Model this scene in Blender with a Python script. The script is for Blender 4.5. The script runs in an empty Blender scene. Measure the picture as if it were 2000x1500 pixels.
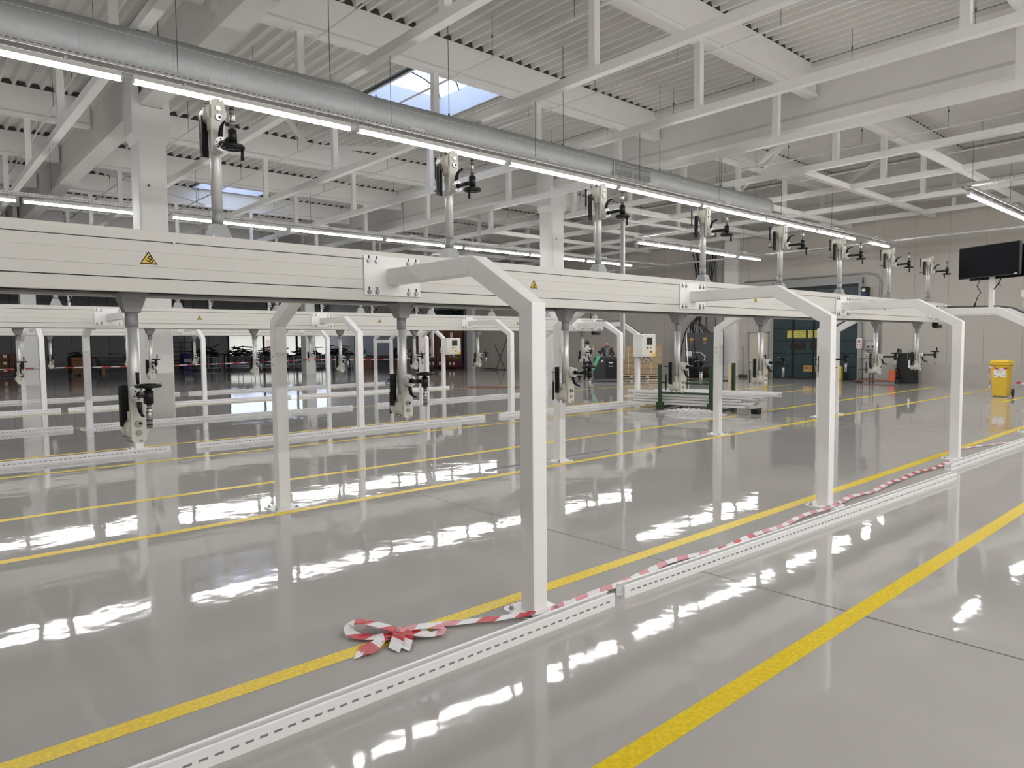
import bpy, bmesh, math, random
from mathutils import Vector, Matrix, Euler
random.seed(7)
PI = math.pi
S = bpy.context.scene
COL = S.collection

# ------------------------------------------------------------------ camera
FPX, PITCH, YAW, ROLL = 1359.4, 0.0589, 0.8437, -0.0091
Fw = Vector((math.cos(YAW)*math.cos(PITCH), math.sin(YAW)*math.cos(PITCH), -math.sin(PITCH)))
Rt = Vector((math.sin(YAW), -math.cos(YAW), 0))
Up = Rt.cross(Fw)
R2 = Rt*math.cos(ROLL)+Up*math.sin(ROLL)
U2 = -Rt*math.sin(ROLL)+Up*math.cos(ROLL)
cd = bpy.data.cameras.new('camera')
cd.sensor_width = 36.0; cd.sensor_fit = 'HORIZONTAL'; cd.lens = FPX/2000*36.0
cd.clip_start = 0.05; cd.clip_end = 400
cam = bpy.data.objects.new('camera', cd)
M = Matrix(((R2.x, U2.x, -Fw.x, 0), (R2.y, U2.y, -Fw.y, 0), (R2.z, U2.z, -Fw.z, 1.7), (0, 0, 0, 1)))
cam.matrix_world = M
COL.objects.link(cam); S.camera = cam

# ------------------------------------------------------------------ world and exposure
w = bpy.data.worlds.new('sky'); S.world = w; w.use_nodes = True
bg = w.node_tree.nodes['Background']
bg.inputs[0].default_value = (0.70, 0.79, 1.0, 1); bg.inputs[1].default_value = 0.72
S.view_settings.view_transform = 'Standard'; S.view_settings.look = 'None'
S.view_settings.gamma = 1.0; S.view_settings.use_curve_mapping = False
S.view_settings.exposure = 1.6
LAMP = 21.0
try:
    S.cycles.use_denoising = True
    S.cycles.max_bounces = 8; S.cycles.diffuse_bounces = 5; S.cycles.glossy_bounces = 4
    S.cycles.transparent_max_bounces = 12
    S.cycles.sample_clamp_indirect = 6.0
    S.cycles.caustics_reflective = False; S.cycles.caustics_refractive = False
except Exception:
    pass

# ------------------------------------------------------------------ materials
def mat(name, col, rough=0.5, metal=0.0, var=0.0, scale=4.0, bump=0.0, bscale=60.0, emit=0.0, spec=None, alpha=None):
    m = bpy.data.materials.new(name); m.use_nodes = True
    nt = m.node_tree; b = nt.nodes['Principled BSDF']
    b.inputs['Base Color'].default_value = (*col, 1)
    b.inputs['Roughness'].default_value = rough; b.inputs['Metallic'].default_value = metal
    if spec is not None: b.inputs['Specular IOR Level'].default_value = spec
    if emit:
        b.inputs['Emission Color'].default_value = (*col, 1); b.inputs['Emission Strength'].default_value = emit
    if alpha is not None: b.inputs['Alpha'].default_value = alpha
    tc = nt.nodes.new('ShaderNodeTexCoord')
    if var:
        n = nt.nodes.new('ShaderNodeTexNoise'); n.inputs['Scale'].default_value = scale; n.inputs['Detail'].default_value = 5
        nt.links.new(tc.outputs['Object'], n.inputs['Vector'])
        r = nt.nodes.new('ShaderNodeMix'); r.data_type = 'RGBA'
        r.inputs[6].default_value = (*[max(0, c*(1-var)) for c in col], 1)
        r.inputs[7].default_value = (*[min(1, c*(1+var)) for c in col], 1)
        nt.links.new(n.outputs[0], r.inputs[0]); nt.links.new(r.outputs[2], b.inputs['Base Color'])
    if bump:
        n2 = nt.nodes.new('ShaderNodeTexNoise'); n2.inputs['Scale'].default_value = bscale
        nt.links.new(tc.outputs['Object'], n2.inputs['Vector'])
        bp = nt.nodes.new('ShaderNodeBump'); bp.inputs['Strength'].default_value = bump; bp.inputs['Distance'].default_value = 0.01
        nt.links.new(n2.outputs[0], bp.inputs['Height']); nt.links.new(bp.outputs[0], b.inputs['Normal'])
    return m

WHITE = mat('white_powder_coat', (0.82, 0.82, 0.82), 0.38, var=0.02, scale=3)
BEAM = mat('warm_white_anodised', (0.62, 0.615, 0.585), 0.42, var=0.02, scale=2)
CREAM = mat('cream_enamel', (0.62, 0.605, 0.54), 0.4, var=0.03)
PAINT = mat('white_painted_steel', (0.80, 0.795, 0.78), 0.6, var=0.03, scale=1.5)
CONC = mat('white_painted_concrete', (0.76, 0.75, 0.735), 0.8, var=0.05, scale=1.2, bump=0.15, bscale=25)
COLM = mat('white_painted_column', (0.76, 0.76, 0.745), 0.7, var=0.03, scale=1.0, bump=0.1, bscale=25)
DECK = mat('painted_roof_deck', (0.76, 0.75, 0.73), 0.7, var=0.04, scale=0.8)
WALLM = mat('wall_panel_paint', (0.50, 0.475, 0.44), 0.7, var=0.03, scale=0.7)
DARKWALL = mat('wall_panel_grey', (0.27, 0.27, 0.29), 0.7, var=0.04, scale=0.7)
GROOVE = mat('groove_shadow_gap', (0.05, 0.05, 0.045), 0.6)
ALU = mat('brushed_aluminium', (0.66, 0.67, 0.66), 0.42, 0.45, var=0.03, scale=12)
GALV = mat('galvanised_sheet', (0.31, 0.325, 0.33), 0.55, 0.25, var=0.12, scale=9)
CHROME = mat('chrome', (0.42, 0.42, 0.43), 0.32, 0.9)
CASTGREY = mat('cast_grey', (0.35, 0.36, 0.37), 0.5, 0.3, var=0.06)
BLACK = mat('black_plastic', (0.008, 0.008, 0.010), 0.4, spec=.35)
DKGREY = mat('dark_grey_paint', (0.09, 0.095, 0.10), 0.5, var=0.08)
YEL = mat('safety_yellow', (0.70, 0.50, 0.03), 0.55, var=0.05, scale=8)
RED = mat('tape_red', (0.50, 0.03, 0.04), 0.35)
PINK = mat('tape_washed_red', (0.62, 0.24, 0.28), 0.35)
TWHITE = mat('tape_white', (0.72, 0.70, 0.72), 0.35)
GREEN = mat('dark_green_paint', (0.025, 0.06, 0.025), 0.45, var=0.1)
NAVY = mat('dark_green_gate_paint', (0.012, 0.035, 0.042), 0.4, var=0.1, scale=2)
NAVY2 = mat('dark_blue_gate_paint', (0.010, 0.018, 0.045), 0.4, var=0.1, scale=2)
WOOD = mat('pale_plywood', (0.42, 0.27, 0.16), 0.7, var=0.25, scale=5)
PALE = mat('pallet_wood', (0.62, 0.50, 0.34), 0.75, var=0.1, scale=6)
CARD = mat('brown_cardboard', (0.16, 0.075, 0.04), 0.8, var=0.12, scale=3)
BINY = mat('yellow_bin_plastic', (0.70, 0.47, 0.04), 0.45, var=0.12, scale=9)
ORANGE = mat('orange_red_paint', (0.55, 0.10, 0.03), 0.5, var=0.1)
CLOTH = mat('black_cover_fabric', (0.022, 0.022, 0.024), 0.85, bump=0.3, bscale=8)
PLASTIC = mat('clear_plastic_film', (0.8, 0.8, 0.8), 0.2, alpha=0.35)
SKIN = mat('skin', (0.50, 0.28, 0.19), 0.6)
BEIGE = mat('beige_door_paint', (0.58, 0.54, 0.44), 0.5, var=0.02)
LEAD = mat('rubber_black', (0.02, 0.02, 0.02), 0.7)
BLUE = mat('blue_plastic', (0.02, 0.03, 0.16), 0.5)
LEDM = mat('led_diffuser', (1.0, 0.985, 0.965), 0.4, emit=LAMP)

def floor_mat():
    m = bpy.data.materials.new('grey_epoxy_floor'); m.use_nodes = True
    nt = m.node_tree; b = nt.nodes['Principled BSDF']; L = nt.links.new
    tc = nt.nodes.new('ShaderNodeTexCoord')
    n = nt.nodes.new('ShaderNodeTexNoise'); n.inputs['Scale'].default_value = 0.6; n.inputs['Detail'].default_value = 6
    L(tc.outputs['Object'], n.inputs['Vector'])
    r = nt.nodes.new('ShaderNodeMix'); r.data_type = 'RGBA'
    r.inputs[6].default_value = (0.385, 0.372, 0.358, 1); r.inputs[7].default_value = (0.425, 0.411, 0.396, 1)
    L(n.outputs[0], r.inputs[0]); L(r.outputs[2], b.inputs['Base Color'])
    b.inputs['Roughness'].default_value = 0.035; b.inputs['Specular IOR Level'].default_value = 0.42
    n1 = nt.nodes.new('ShaderNodeTexNoise'); n1.inputs['Scale'].default_value = 1.6; n1.inputs['Detail'].default_value = 3.2; n1.inputs['Roughness'].default_value = 0.5
    L(tc.outputs['Object'], n1.inputs['Vector'])
    n3 = nt.nodes.new('ShaderNodeTexNoise'); n3.inputs['Scale'].default_value = 160; n3.inputs['Detail'].default_value = 1
    L(tc.outputs['Object'], n3.inputs['Vector'])
    b1 = nt.nodes.new('ShaderNodeBump'); b1.inputs['Strength'].default_value = 1.0; b1.inputs['Distance'].default_value = 0.0036
    L(n1.outputs[0], b1.inputs['Height'])
    b2 = nt.nodes.new('ShaderNodeBump'); b2.inputs['Strength'].default_value = 1.0; b2.inputs['Distance'].default_value = 0.00003
    L(n3.outputs[0], b2.inputs['Height']); L(b1.outputs[0], b2.inputs['Normal']); L(b2.outputs[0], b.inputs['Normal'])
    return m
FLOORM = floor_mat()

def line_mat():
    m = mat('yellow_floor_paint', (0.62, 0.44, 0.02), 0.35, spec=.3)
    nt = m.node_tree; b = nt.nodes['Principled BSDF']; L = nt.links.new
    tc = nt.nodes.new('ShaderNodeTexCoord')
    n = nt.nodes.new('ShaderNodeTexNoise'); n.inputs['Scale'].default_value = 45; n.inputs['Detail'].default_value = 4
    L(tc.outputs['Object'], n.inputs['Vector'])
    cr = nt.nodes.new('ShaderNodeValToRGB')
    cr.color_ramp.elements[0].position = 0.42; cr.color_ramp.elements[0].color = (0.68, 0.49, 0.004, 1)
    cr.color_ramp.elements[1].position = 0.66; cr.color_ramp.elements[1].color = (0.82, 0.63, 0.02, 1)
    L(n.outputs[0], cr.inputs[0]); L(cr.outputs[0], b.inputs['Base Color'])
    bp = nt.nodes.new('ShaderNodeBump'); bp.inputs['Strength'].default_value = 0.5; bp.inputs['Distance'].default_value = 0.003
    L(n.outputs[0], bp.inputs['Height']); L(bp.outputs[0], b.inputs['Normal'])
    return m
LINEM = line_mat()

def perf_mat(name, col, metal, period, fill, hrow=0.05):
    """sheet with fine punched slots, pattern along object X (too small to pick apart)"""
    m = mat(name, col, 0.45, metal)
    nt = m.node_tree; b = nt.nodes['Principled BSDF']; L = nt.links.new
    tc = nt.nodes.new('ShaderNodeTexCoord')
    br = nt.nodes.new('ShaderNodeTexBrick')
    br.inputs['Color1'].default_value = (*[c*0.3 for c in col], 1); br.inputs['Color2'].default_value = (*[c*0.3 for c in col], 1)
    br.inputs['Mortar'].default_value = (*col, 1)
    br.inputs['Scale'].default_value = 1.0
    br.inputs['Brick Width'].default_value = period; br.inputs['Row Height'].default_value = hrow
    br.inputs['Mortar Size'].default_value = hrow*fill; br.inputs['Mortar Smooth'].default_value = 0.0
    sx = nt.nodes.new('ShaderNodeSeparateXYZ'); cx = nt.nodes.new('ShaderNodeCombineXYZ')
    ad = nt.nodes.new('ShaderNodeMath'); ad.operation = 'ADD'
    L(tc.outputs['Object'], sx.inputs[0]); L(sx.outputs[0], cx.inputs[0])
    L(sx.outputs[1], ad.inputs[0]); L(sx.outputs[2], ad.inputs[1]); L(ad.outputs[0], cx.inputs[1])
    L(cx.outputs[0], br.inputs['Vector']); L(br.outputs['Color'], b.inputs['Base Color'])
    return m
PERF = perf_mat('perforated_tray', (0.62, 0.62, 0.62), 0.3, 0.075, 0.34, 0.045)

# ------------------------------------------------------------------ mesh helpers
class MB:
    def __init__(s): s.v = []; s.f = []; s.m = []; s.sm = []
    def add(s, vs, fs, mi=0, smooth=False):
        o = len(s.v); s.v += [tuple(v) for v in vs]
        for f in fs: s.f.append(tuple(i+o for i in f)); s.m.append(mi); s.sm.append(smooth)
        return s
    def box(s, x0, x1, y0, y1, z0, z1, mi=0):
        vs = [(x, y, z) for z in (z0, z1) for y in (y0, y1) for x in (x0, x1)]
        return s.add(vs, [(0, 2, 3, 1), (4, 5, 7, 6), (0, 1, 5, 4), (2, 6, 7, 3), (0, 4, 6, 2), (1, 3, 7, 5)], mi)
    def cbox(s, c, d, mi=0, R=None):
        o = len(s.v); s.box(-d[0]/2, d[0]/2, -d[1]/2, d[1]/2, -d[2]/2, d[2]/2, mi)
        for i in range(o, len(s.v)):
            p = Vector(s.v[i]); p = (R @ p if R else p)+Vector(c); s.v[i] = tuple(p)
        return s
    def bar(s, a, b, wd, ht, mi=0):
        a = Vector(a); b = Vector(b); d = (b-a)
        L = d.length; d.normalize()
        up = Vector((0, 0, 1)) if abs(d.z) < 0.95 else Vector((1, 0, 0))
        sd = d.cross(up).normalized(); u2 = sd.cross(d)
        vs = []
        for p in (a, b):
            for i, j in ((-1, -1), (1, -1), (1, 1), (-1, 1)): vs.append(p+sd*i*wd/2+u2*j*ht/2)
        return s.add(vs, [(0, 3, 2, 1), (4, 5, 6, 7), (0, 1, 5, 4), (1, 2, 6, 5), (2, 3, 7, 6), (3, 0, 4, 7)], mi)
    def cyl(s, a, b, r0, r1=None, n=16, mi=0, cap=True):
        r1 = r0 if r1 is None else r1
        a = Vector(a); b = Vector(b); d = (b-a).normalized()
        up = Vector((0, 0, 1)) if abs(d.z) < 0.95 else Vector((1, 0, 0))
        e1 = d.cross(up).normalized(); e2 = d.cross(e1)
        vs = []
        for p, r in ((a, r0), (b, r1)):
            for k in range(n):
                t = 2*PI*k/n; vs.append(p+e1*math.cos(t)*r+e2*math.sin(t)*r)
        s.add(vs, [(k, (k+1) % n, n+(k+1) % n, n+k) for k in range(n)], mi, True)
        if cap:
            o = len(s.v)-2*n
            s.f.append(tuple(o+k for k in range(n-1, -1, -1))); s.m.append(mi); s.sm.append(False)
            s.f.append(tuple(o+n+k for k in range(n))); s.m.append(mi); s.sm.append(False)
        return s
    def prism(s, poly, ax, a, b, mi=0):
        """poly: 2-D outline; ax 'x': (y,z) extruded in x ; 'y': (x,z) ; 'z': (x,y)"""
        def P(p, t):
            return {'x': (t, p[0], p[1]), 'y': (p[0], t, p[1]), 'z': (p[0], p[1], t)}[ax]
        n = len(poly); vs = [P(p, a) for p in poly]+[P(p, b) for p in poly]
        fs = [tuple(range(n-1, -1, -1)), tuple(range(n, 2*n))]+[(k, (k+1) % n, n+(k+1) % n, n+k) for k in range(n)]
        return s.add(vs, fs, mi)
    def tube(s, path, r, n=8, mi=0, rs=None):
        P = [Vector(p) for p in path]; m = len(P); rings = []
        prev = None
        for i, p in enumerate(P):
            d = (P[min(i+1, m-1)]-P[max(i-1, 0)]).normalized()
            if prev is None:
                up = Vector((0, 0, 1)) if abs(d.z) < 0.9 else Vector((1, 0, 0)); e1 = d.cross(up).normalized()
            else:
                e1 = (prev-d*prev.dot(d)).normalized()
            prev = e1; e2 = d.cross(e1); rr = rs[i] if rs else r
            rings.append([p+e1*math.cos(2*PI*k/n)*rr+e2*math.sin(2*PI*k/n)*rr for k in range(n)])
        vs = [v for ring in rings for v in ring]; fs = []
        for i in range(m-1):
            for k in range(n): fs.append((i*n+k, i*n+(k+1) % n, (i+1)*n+(k+1) % n, (i+1)*n+k))
        s.add(vs, fs, mi, True)
        o = len(s.v)-m*n
        s.f.append(tuple(o+k for k in range(n-1, -1, -1))); s.m.append(mi); s.sm.append(False)
        s.f.append(tuple(o+(m-1)*n+k for k in range(n))); s.m.append(mi); s.sm.append(False)
        return s
    def lathe(s, prof, c=(0, 0, 0), n=24, ax='z', mi=0):
        vs = []
        for r, h in prof:
            for k in range(n):
                t = 2*PI*k/n; x, y = r*math.cos(t), r*math.sin(t)
                q = {'z': (x, y, h), 'y': (x, h, y), 'x': (h, x, y)}[ax]
                vs.append((q[0]+c[0], q[1]+c[1], q[2]+c[2]))
        fs = []
        for i in range(len(prof)-1):
            for k in range(n): fs.append((i*n+k, i*n+(k+1) % n, (i+1)*n+(k+1) % n, (i+1)*n+k))
        s.add(vs, fs, mi, True); return s
    def flipz(s):
        s.v = [(x, y, -z) for x, y, z in s.v]; s.f = [tuple(reversed(f)) for f in s.f]; return s
    def rot(s, R, off=(0, 0, 0)):
        s.v = [tuple(R @ Vector(v)+Vector(off)) for v in s.v]; return s
    def mesh(s, name, mats, bevel=0):
        me = bpy.data.meshes.new(name); me.from_pydata(s.v, [], s.f)
        if not isinstance(mats, (list, tuple)): mats = [mats]
        for m in mats: me.materials.append(m)
        for p, mi, sm in zip(me.polygons, s.m, s.sm): p.material_index = mi; p.use_smooth = sm
        bm = bmesh.new(); bm.from_mesh(me)
        bmesh.ops.recalc_face_normals(bm, faces=bm.faces)
        if bevel:
            bmesh.ops.bevel(bm, geom=list(bm.edges), offset=bevel, segments=1, affect='EDGES', clamp_overlap=True)
        bm.to_mesh(me); bm.free(); me.update()
        return me
    def build(s, name, mats, parent=None, bevel=0, loc=None, rot=None):
        o = bpy.data.objects.new(name, s.mesh(name, mats, bevel)); COL.objects.link(o)
        if parent: o.parent = parent
        if loc: o.location = loc
        if rot: o.rotation_euler = rot
        return o

def tag(o, label=None, cat=None, group=None, kind=None):
    if label: o['label'] = label
    if cat: o['category'] = cat
    if group: o['group'] = group
    if kind: o['kind'] = kind
    return o
def thing(name, label, cat, loc=(0, 0, 0), rz=0.0, group=None):
    o = bpy.data.objects.new(name, None); o.empty_display_size = 0.1; COL.objects.link(o)
    o.location = loc; o.rotation_euler = (0, 0, rz); return tag(o, label, cat, group)
def struct(name, label, loc=(0, 0, 0)):
    o = bpy.data.objects.new(name, None); COL.objects.link(o); o.location = loc
    o['kind'] = 'structure'; o['label'] = label; return o
def inst(me, name, parent, loc=(0, 0, 0), rot=(0, 0, 0)):
    o = bpy.data.objects.new(name, me); COL.objects.link(o); o.parent = parent
    o.location = loc; o.rotation_euler = rot; return o
def copy_tree(o, parent=None):
    c = o.copy(); COL.objects.link(c)
    if parent: c.parent = parent
    for ch in [x for x in bpy.data.objects if x.parent == o]: copy_tree(ch, c)
    return c
ORD = ['first', 'second', 'third', 'fourth', 'fifth', 'sixth', 'seventh', 'eighth', 'ninth', 'tenth', 'eleventh', 'twelfth', 'thirteenth', 'fourteenth']

# ================================================================== SETTING
XW, YW = 30.0, 59.0           # far wall planes
XB, YB = -15.0, -14.0         # walls behind the camera
fl = MB().add([(XB, YB, 0), (XW, YB, 0), (XW, YW, 0), (XB, YW, 0)], [(0, 1, 2, 3)]).build('floor', FLOORM)
tag(fl, 'glossy grey epoxy floor with yellow lines and one dark joint', kind='structure')
def fstrip(x0, x1, y0, y1, wd, name='marking_line', m=LINEM, z=0.0015):
    a = Vector((x0, y0, z)); b = Vector((x1, y1, z)); d = (b-a).normalized(); n = Vector((-d.y, d.x, 0))*wd/2
    MB().add([a-n, b-n, b+n, a+n], [(0, 1, 2, 3)]).build(name, m, fl)
for (x0, x1, y) in ((-8, 29, 3.40), (-8, 26, 1.75), (-8, 28, 6.75), (-8, 14.3, 8.39), (15.6, 28, 8.45), (-8, 26, 11.12), (-8, 26, 12.9), (-8, 24, 16.9), (-8, 24, 20.9)):
    fstrip(x0, x1, y, y, 0.115)
fstrip(22, 28.5, 5.15, 5.15, .1)
fstrip(4.40, 4.40, YB+.1, YW-.1, 0.008, 'joint', GROOVE, 0.001)
fstrip(17.4, 17.4, YB+.1, YW-.1, 0.008, 'joint', GROOVE, 0.001)

# walls ---------------------------------------------------------------
ZT = 8.66
wr = MB().box(XW, XW+.3, YB, YW+.3, 0, ZT+.6).build('wall_right', WALLM); tag(wr, 'beige sandwich panel wall with vertical seams at the far end', kind='structure')
seam = MB().box(XW-.003, XW+.01, -.007, .007, 0.75, ZT).mesh('panel_joint', mat('panel_seam', (0.33, 0.31, 0.285), 0.7))
for k in range(45):
    y = -3+k*1.18
    if 11.6 < y < 16.9 or 38.2 < y < 42.2: continue
    inst(seam, 'panel_joint', wr, (0, y, 0))
MB().box(XW-.05, XW, YB, 12.0, 0, .75).box(XW-.05, XW, 17.0, 38.3, 0, .75).box(XW-.05, XW, 42.1, YW, 0, .75).build('plinth', mat('concrete_plinth', (0.47, 0.45, 0.415), .8, var=.06), wr)
for y, nm in ((17.85, 0), (37.8, 0)):
    MB().box(XW-.25, XW, y-.33, y+.33, 0, 7.1).build('pilaster', PAINT, wr, .01)
wl = MB().box(XB, 20.9, YW, YW+.3, 0, ZT+.6).box(29.9, XW, YW, YW+.3, 0, ZT+.6).box(20.9, 29.9, YW, YW+.3, 4.6, ZT+.6).build('wall_left', DARKWALL)
tag(wl, 'dim grey panel wall behind the storage area', kind='structure')
s2 = MB().box(-.02, .02, YW-.01, YW+.01, 0, ZT).mesh('panel_joint', mat('panel_seam_dark', (0.13, 0.13, 0.14), .7))
for k in range(29):
    x = -13+k*1.2
    if x < 20.5: inst(s2, 'panel_joint', wl, (x, 0, 0))
for x in (-8.5, 4.6, 17.8): MB().box(x-.3, x+.3, YW-.25, YW, 0, 7.1).build('pilaster', mat('grey_pilaster_%d' % x, (0.33, .33, .35), .7), wl)
tag(MB().box(XB-.3, XB, YB, YW, 0, ZT+.6).build('wall_back', WALLM), 'panel wall behind the camera on the left', kind='structure')
tag(MB().box(XB, XW, YB-.3, YB, 0, ZT+.6).build('wall_front', WALLM), 'panel wall behind the camera on the right', kind='structure')
# big glazed opening in the left wall
win = struct('window_1', 'large glazed door with dark frame in the far grey wall')
MB().box(20.9, 29.9, YW+.05, YW+.15, 0, .75).build('lower_panel', DKGREY, win)
for z0, z1 in ((.72, .82), (2.5, 2.62), (4.5, 4.6)): MB().box(20.9, 29.9, YW+.02, YW+.18, z0, z1).build('transom', BLACK, win)
for x in (20.9, 23.9, 26.9, 29.8): MB().box(x, x+.14, YW+.02, YW+.18, 0, 4.6).build('mullion', BLACK, win)
GL = bpy.data.materials.new('window_glass'); GL.use_nodes = True
nt = GL.node_tree; nt.nodes.clear()
o_ = nt.nodes.new('ShaderNodeOutputMaterial'); t_ = nt.nodes.new('ShaderNodeBsdfTransparent'); g_ = nt.nodes.new('ShaderNodeBsdfGlossy'); x_ = nt.nodes.new('ShaderNodeMixShader')
g_.inputs['Roughness'].default_value = .03; x_.inputs[0].default_value = .08
nt.links.new(t_.outputs[0], x_.inputs[1]); nt.links.new(g_.outputs[0], x_.inputs[2]); nt.links.new(x_.outputs[0], o_.inputs[0])
for x in (21.0, 24.0, 27.0):
    for z0, z1 in ((.82, 2.5), (2.62, 4.5)): MB().box(x, x+2.9, YW+.09, YW+.10, z0, z1).build('pane', GL, win)
# pale ground and building seen through the glazing
yd = MB().add([(10, YW+.3, -.05), (60, YW+.3, -.05), (60, YW+60, -.05), (10, YW+60, -.05)], [(0, 1, 2, 3)]).build('yard', mat('pale_yard_concrete', (.7, .66, .55), .9, var=.05), None)
tag(yd, 'pale sunlit yard seen through the glazing', kind='structure')
of = thing('neighbouring_shed', 'pale cream shed outside seen through the glazed door', 'building', (27, YW+24, 0))
MB().box(-22, 22, 0, 6, 0, 3.2).build('facade', mat('cream_facade', (.8, .74, .58), .8, var=.03), of)
MB().box(-22.4, 22.4, -.5, 6, 3.2, 3.5).build('roof', DKGREY, of)
for x in (-9, -1, 7): MB().box(x, x+2.6, -.04, 0, .1, 2.4).build('door', mat('shed_door_%d' % x, (.62, .5, .36), .7), of)

# ceiling: corrugated deck with skylight openings -----------------------
SKY = [(10.05, 12.8, 14.75, 17.55), (10.05, 12.8, 29.0, 31.8), (-3.1, -.4, 14.75, 17.55), (23.2, 25.9, -4.2, -1.4)]
ceil = struct('ceiling', 'white corrugated steel roof deck on purlins and concrete girders')
PITCHR = 0.31
mb = MB(); x = XB; prof = []
while x < XW:
    prof += [(x, 8.55), (x+.06, 8.55), (x+.105, 8.67), (x+.265, 8.67)]; x += PITCHR
prof.append((XW, 8.55))
for (xa, za), (xb, zb) in zip(prof, prof[1:]):
    xm = (xa+xb)/2; cuts = [(YB, YW)]
    for sx0, sx1, sy0, sy1 in SKY:
        if sx0 < xm < sx1:
            nc = []
            for a, b in cuts:
                if a < sy0 < b: nc += [(a, sy0), (sy1, b)]
                else: nc.append((a, b))
            cuts = nc
    for a, b in cuts: mb.add([(xa, a, za), (xa, b, za), (xb, b, zb), (xb, a, zb)], [(0, 1, 2, 3)])
mb.build('deck', DECK, ceil)
# opaque weather skin over the deck so no sky leaks through
mb = MB(); SKM = [(a-.05, b+.05, c-.05, d+.05) for a, b, c, d in SKY]; xs = sorted({XB-.3, XW+.3} | {v for s_ in SKM for v in s_[:2]})
for xa, xb in zip(xs, xs[1:]):
    cuts = [(YB-.3, YW+.3)]
    for sx0, sx1, sy0, sy1 in SKM:
        if sx0 <= xa+.001 and xb <= sx1+.001:
            nc = []
            for a, b in cuts:
                if a < sy0 < b: nc += [(a, sy0), (sy1, b)]
                else: nc.append((a, b))
            cuts = nc
    for a, b in cuts: mb.box(xa, xb, a, b, 8.70, 8.80)
mb.build('roof_skin', DKGREY, ceil)
shade_strip = MB().box(XB, XW, -.085, .085, 8.552, 8.664).mesh('rib_shade_strip', GROOVE)  # dark strips put over the purlins as painted shade in the rib gaps
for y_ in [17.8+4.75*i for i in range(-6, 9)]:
    if YB < y_ < YW-.2: inst(shade_strip, 'rib_shade_strip', ceil, (0, y_, 0))
# purlins (run along X) and girders (run along Y)
PUR = [17.8+4.75*i for i in range(-6, 9)]
pm = MB()
for a, b in ((XB, -8.75), (-8.25, 4.37), (4.87, 17.55), (18.05, XW)):
    pm.box(a, b, -.10, .10, 7.78, 8.55).box(a, b, -.13, .13, 7.72, 7.84)
pbays = []
for a, b in ((XB, -8.72), (-8.28, 4.40), (4.84, 17.58), (18.02, XW)):
    pbays.append(MB().prism([(-.13, 7.76), (.13, 7.76), (.13, 7.84), (.09, 7.90), (.09, 8.54), (-.09, 8.54), (-.09, 7.90), (-.13, 7.84)], 'x', a, b).mesh('purlin', PAINT))
for y in PUR:
    if YB < y < YW-.2:
        for me in pbays: inst(me, 'purlin', ceil, (0, y, 0))
gm = MB().prism([(-.22, 7.12), (.22, 7.12), (.22, 7.36), (.14, 7.46), (.14, 8.30), (.48, 8.42), (.48, 8.545), (-.48, 8.545), (-.48, 8.42), (-.14, 8.30), (-.14, 7.46), (-.22, 7.36)], 'y', YB, YW).mesh('girder', CONC)
for x in (-8.5, 4.62, 17.8, 29.7): inst(gm, 'girder', ceil, (x, 0, 0))
# roof bracing
for a, b in (((8.1, 18.2, 7.95), (10.1, 21.0, 7.95)), ((10.1, 21.0, 7.95), (12.8, 19.3, 7.95)), ((18.3, 23.0, 7.9), (22.2, 27.1, 7.9)), ((20.6, 10.6, 7.7), (22.2, 12.3, 7.7)), ((23.5, 13.2, 7.6), (25.4, 14.9, 7.6)),
             ((18.2, 13.2, 7.9), (24.0, 17.6, 7.9)), ((24.2, 8.4, 7.9), (29.6, 12.9, 7.9)), ((18.3, 8.4, 7.9), (23.8, 13.0, 7.9)), ((4.9, 27.5, 7.9), (10.5, 31.9, 7.9))):
    MB().bar(a, b, .12, .12).build('brace', PAINT, ceil)

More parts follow.
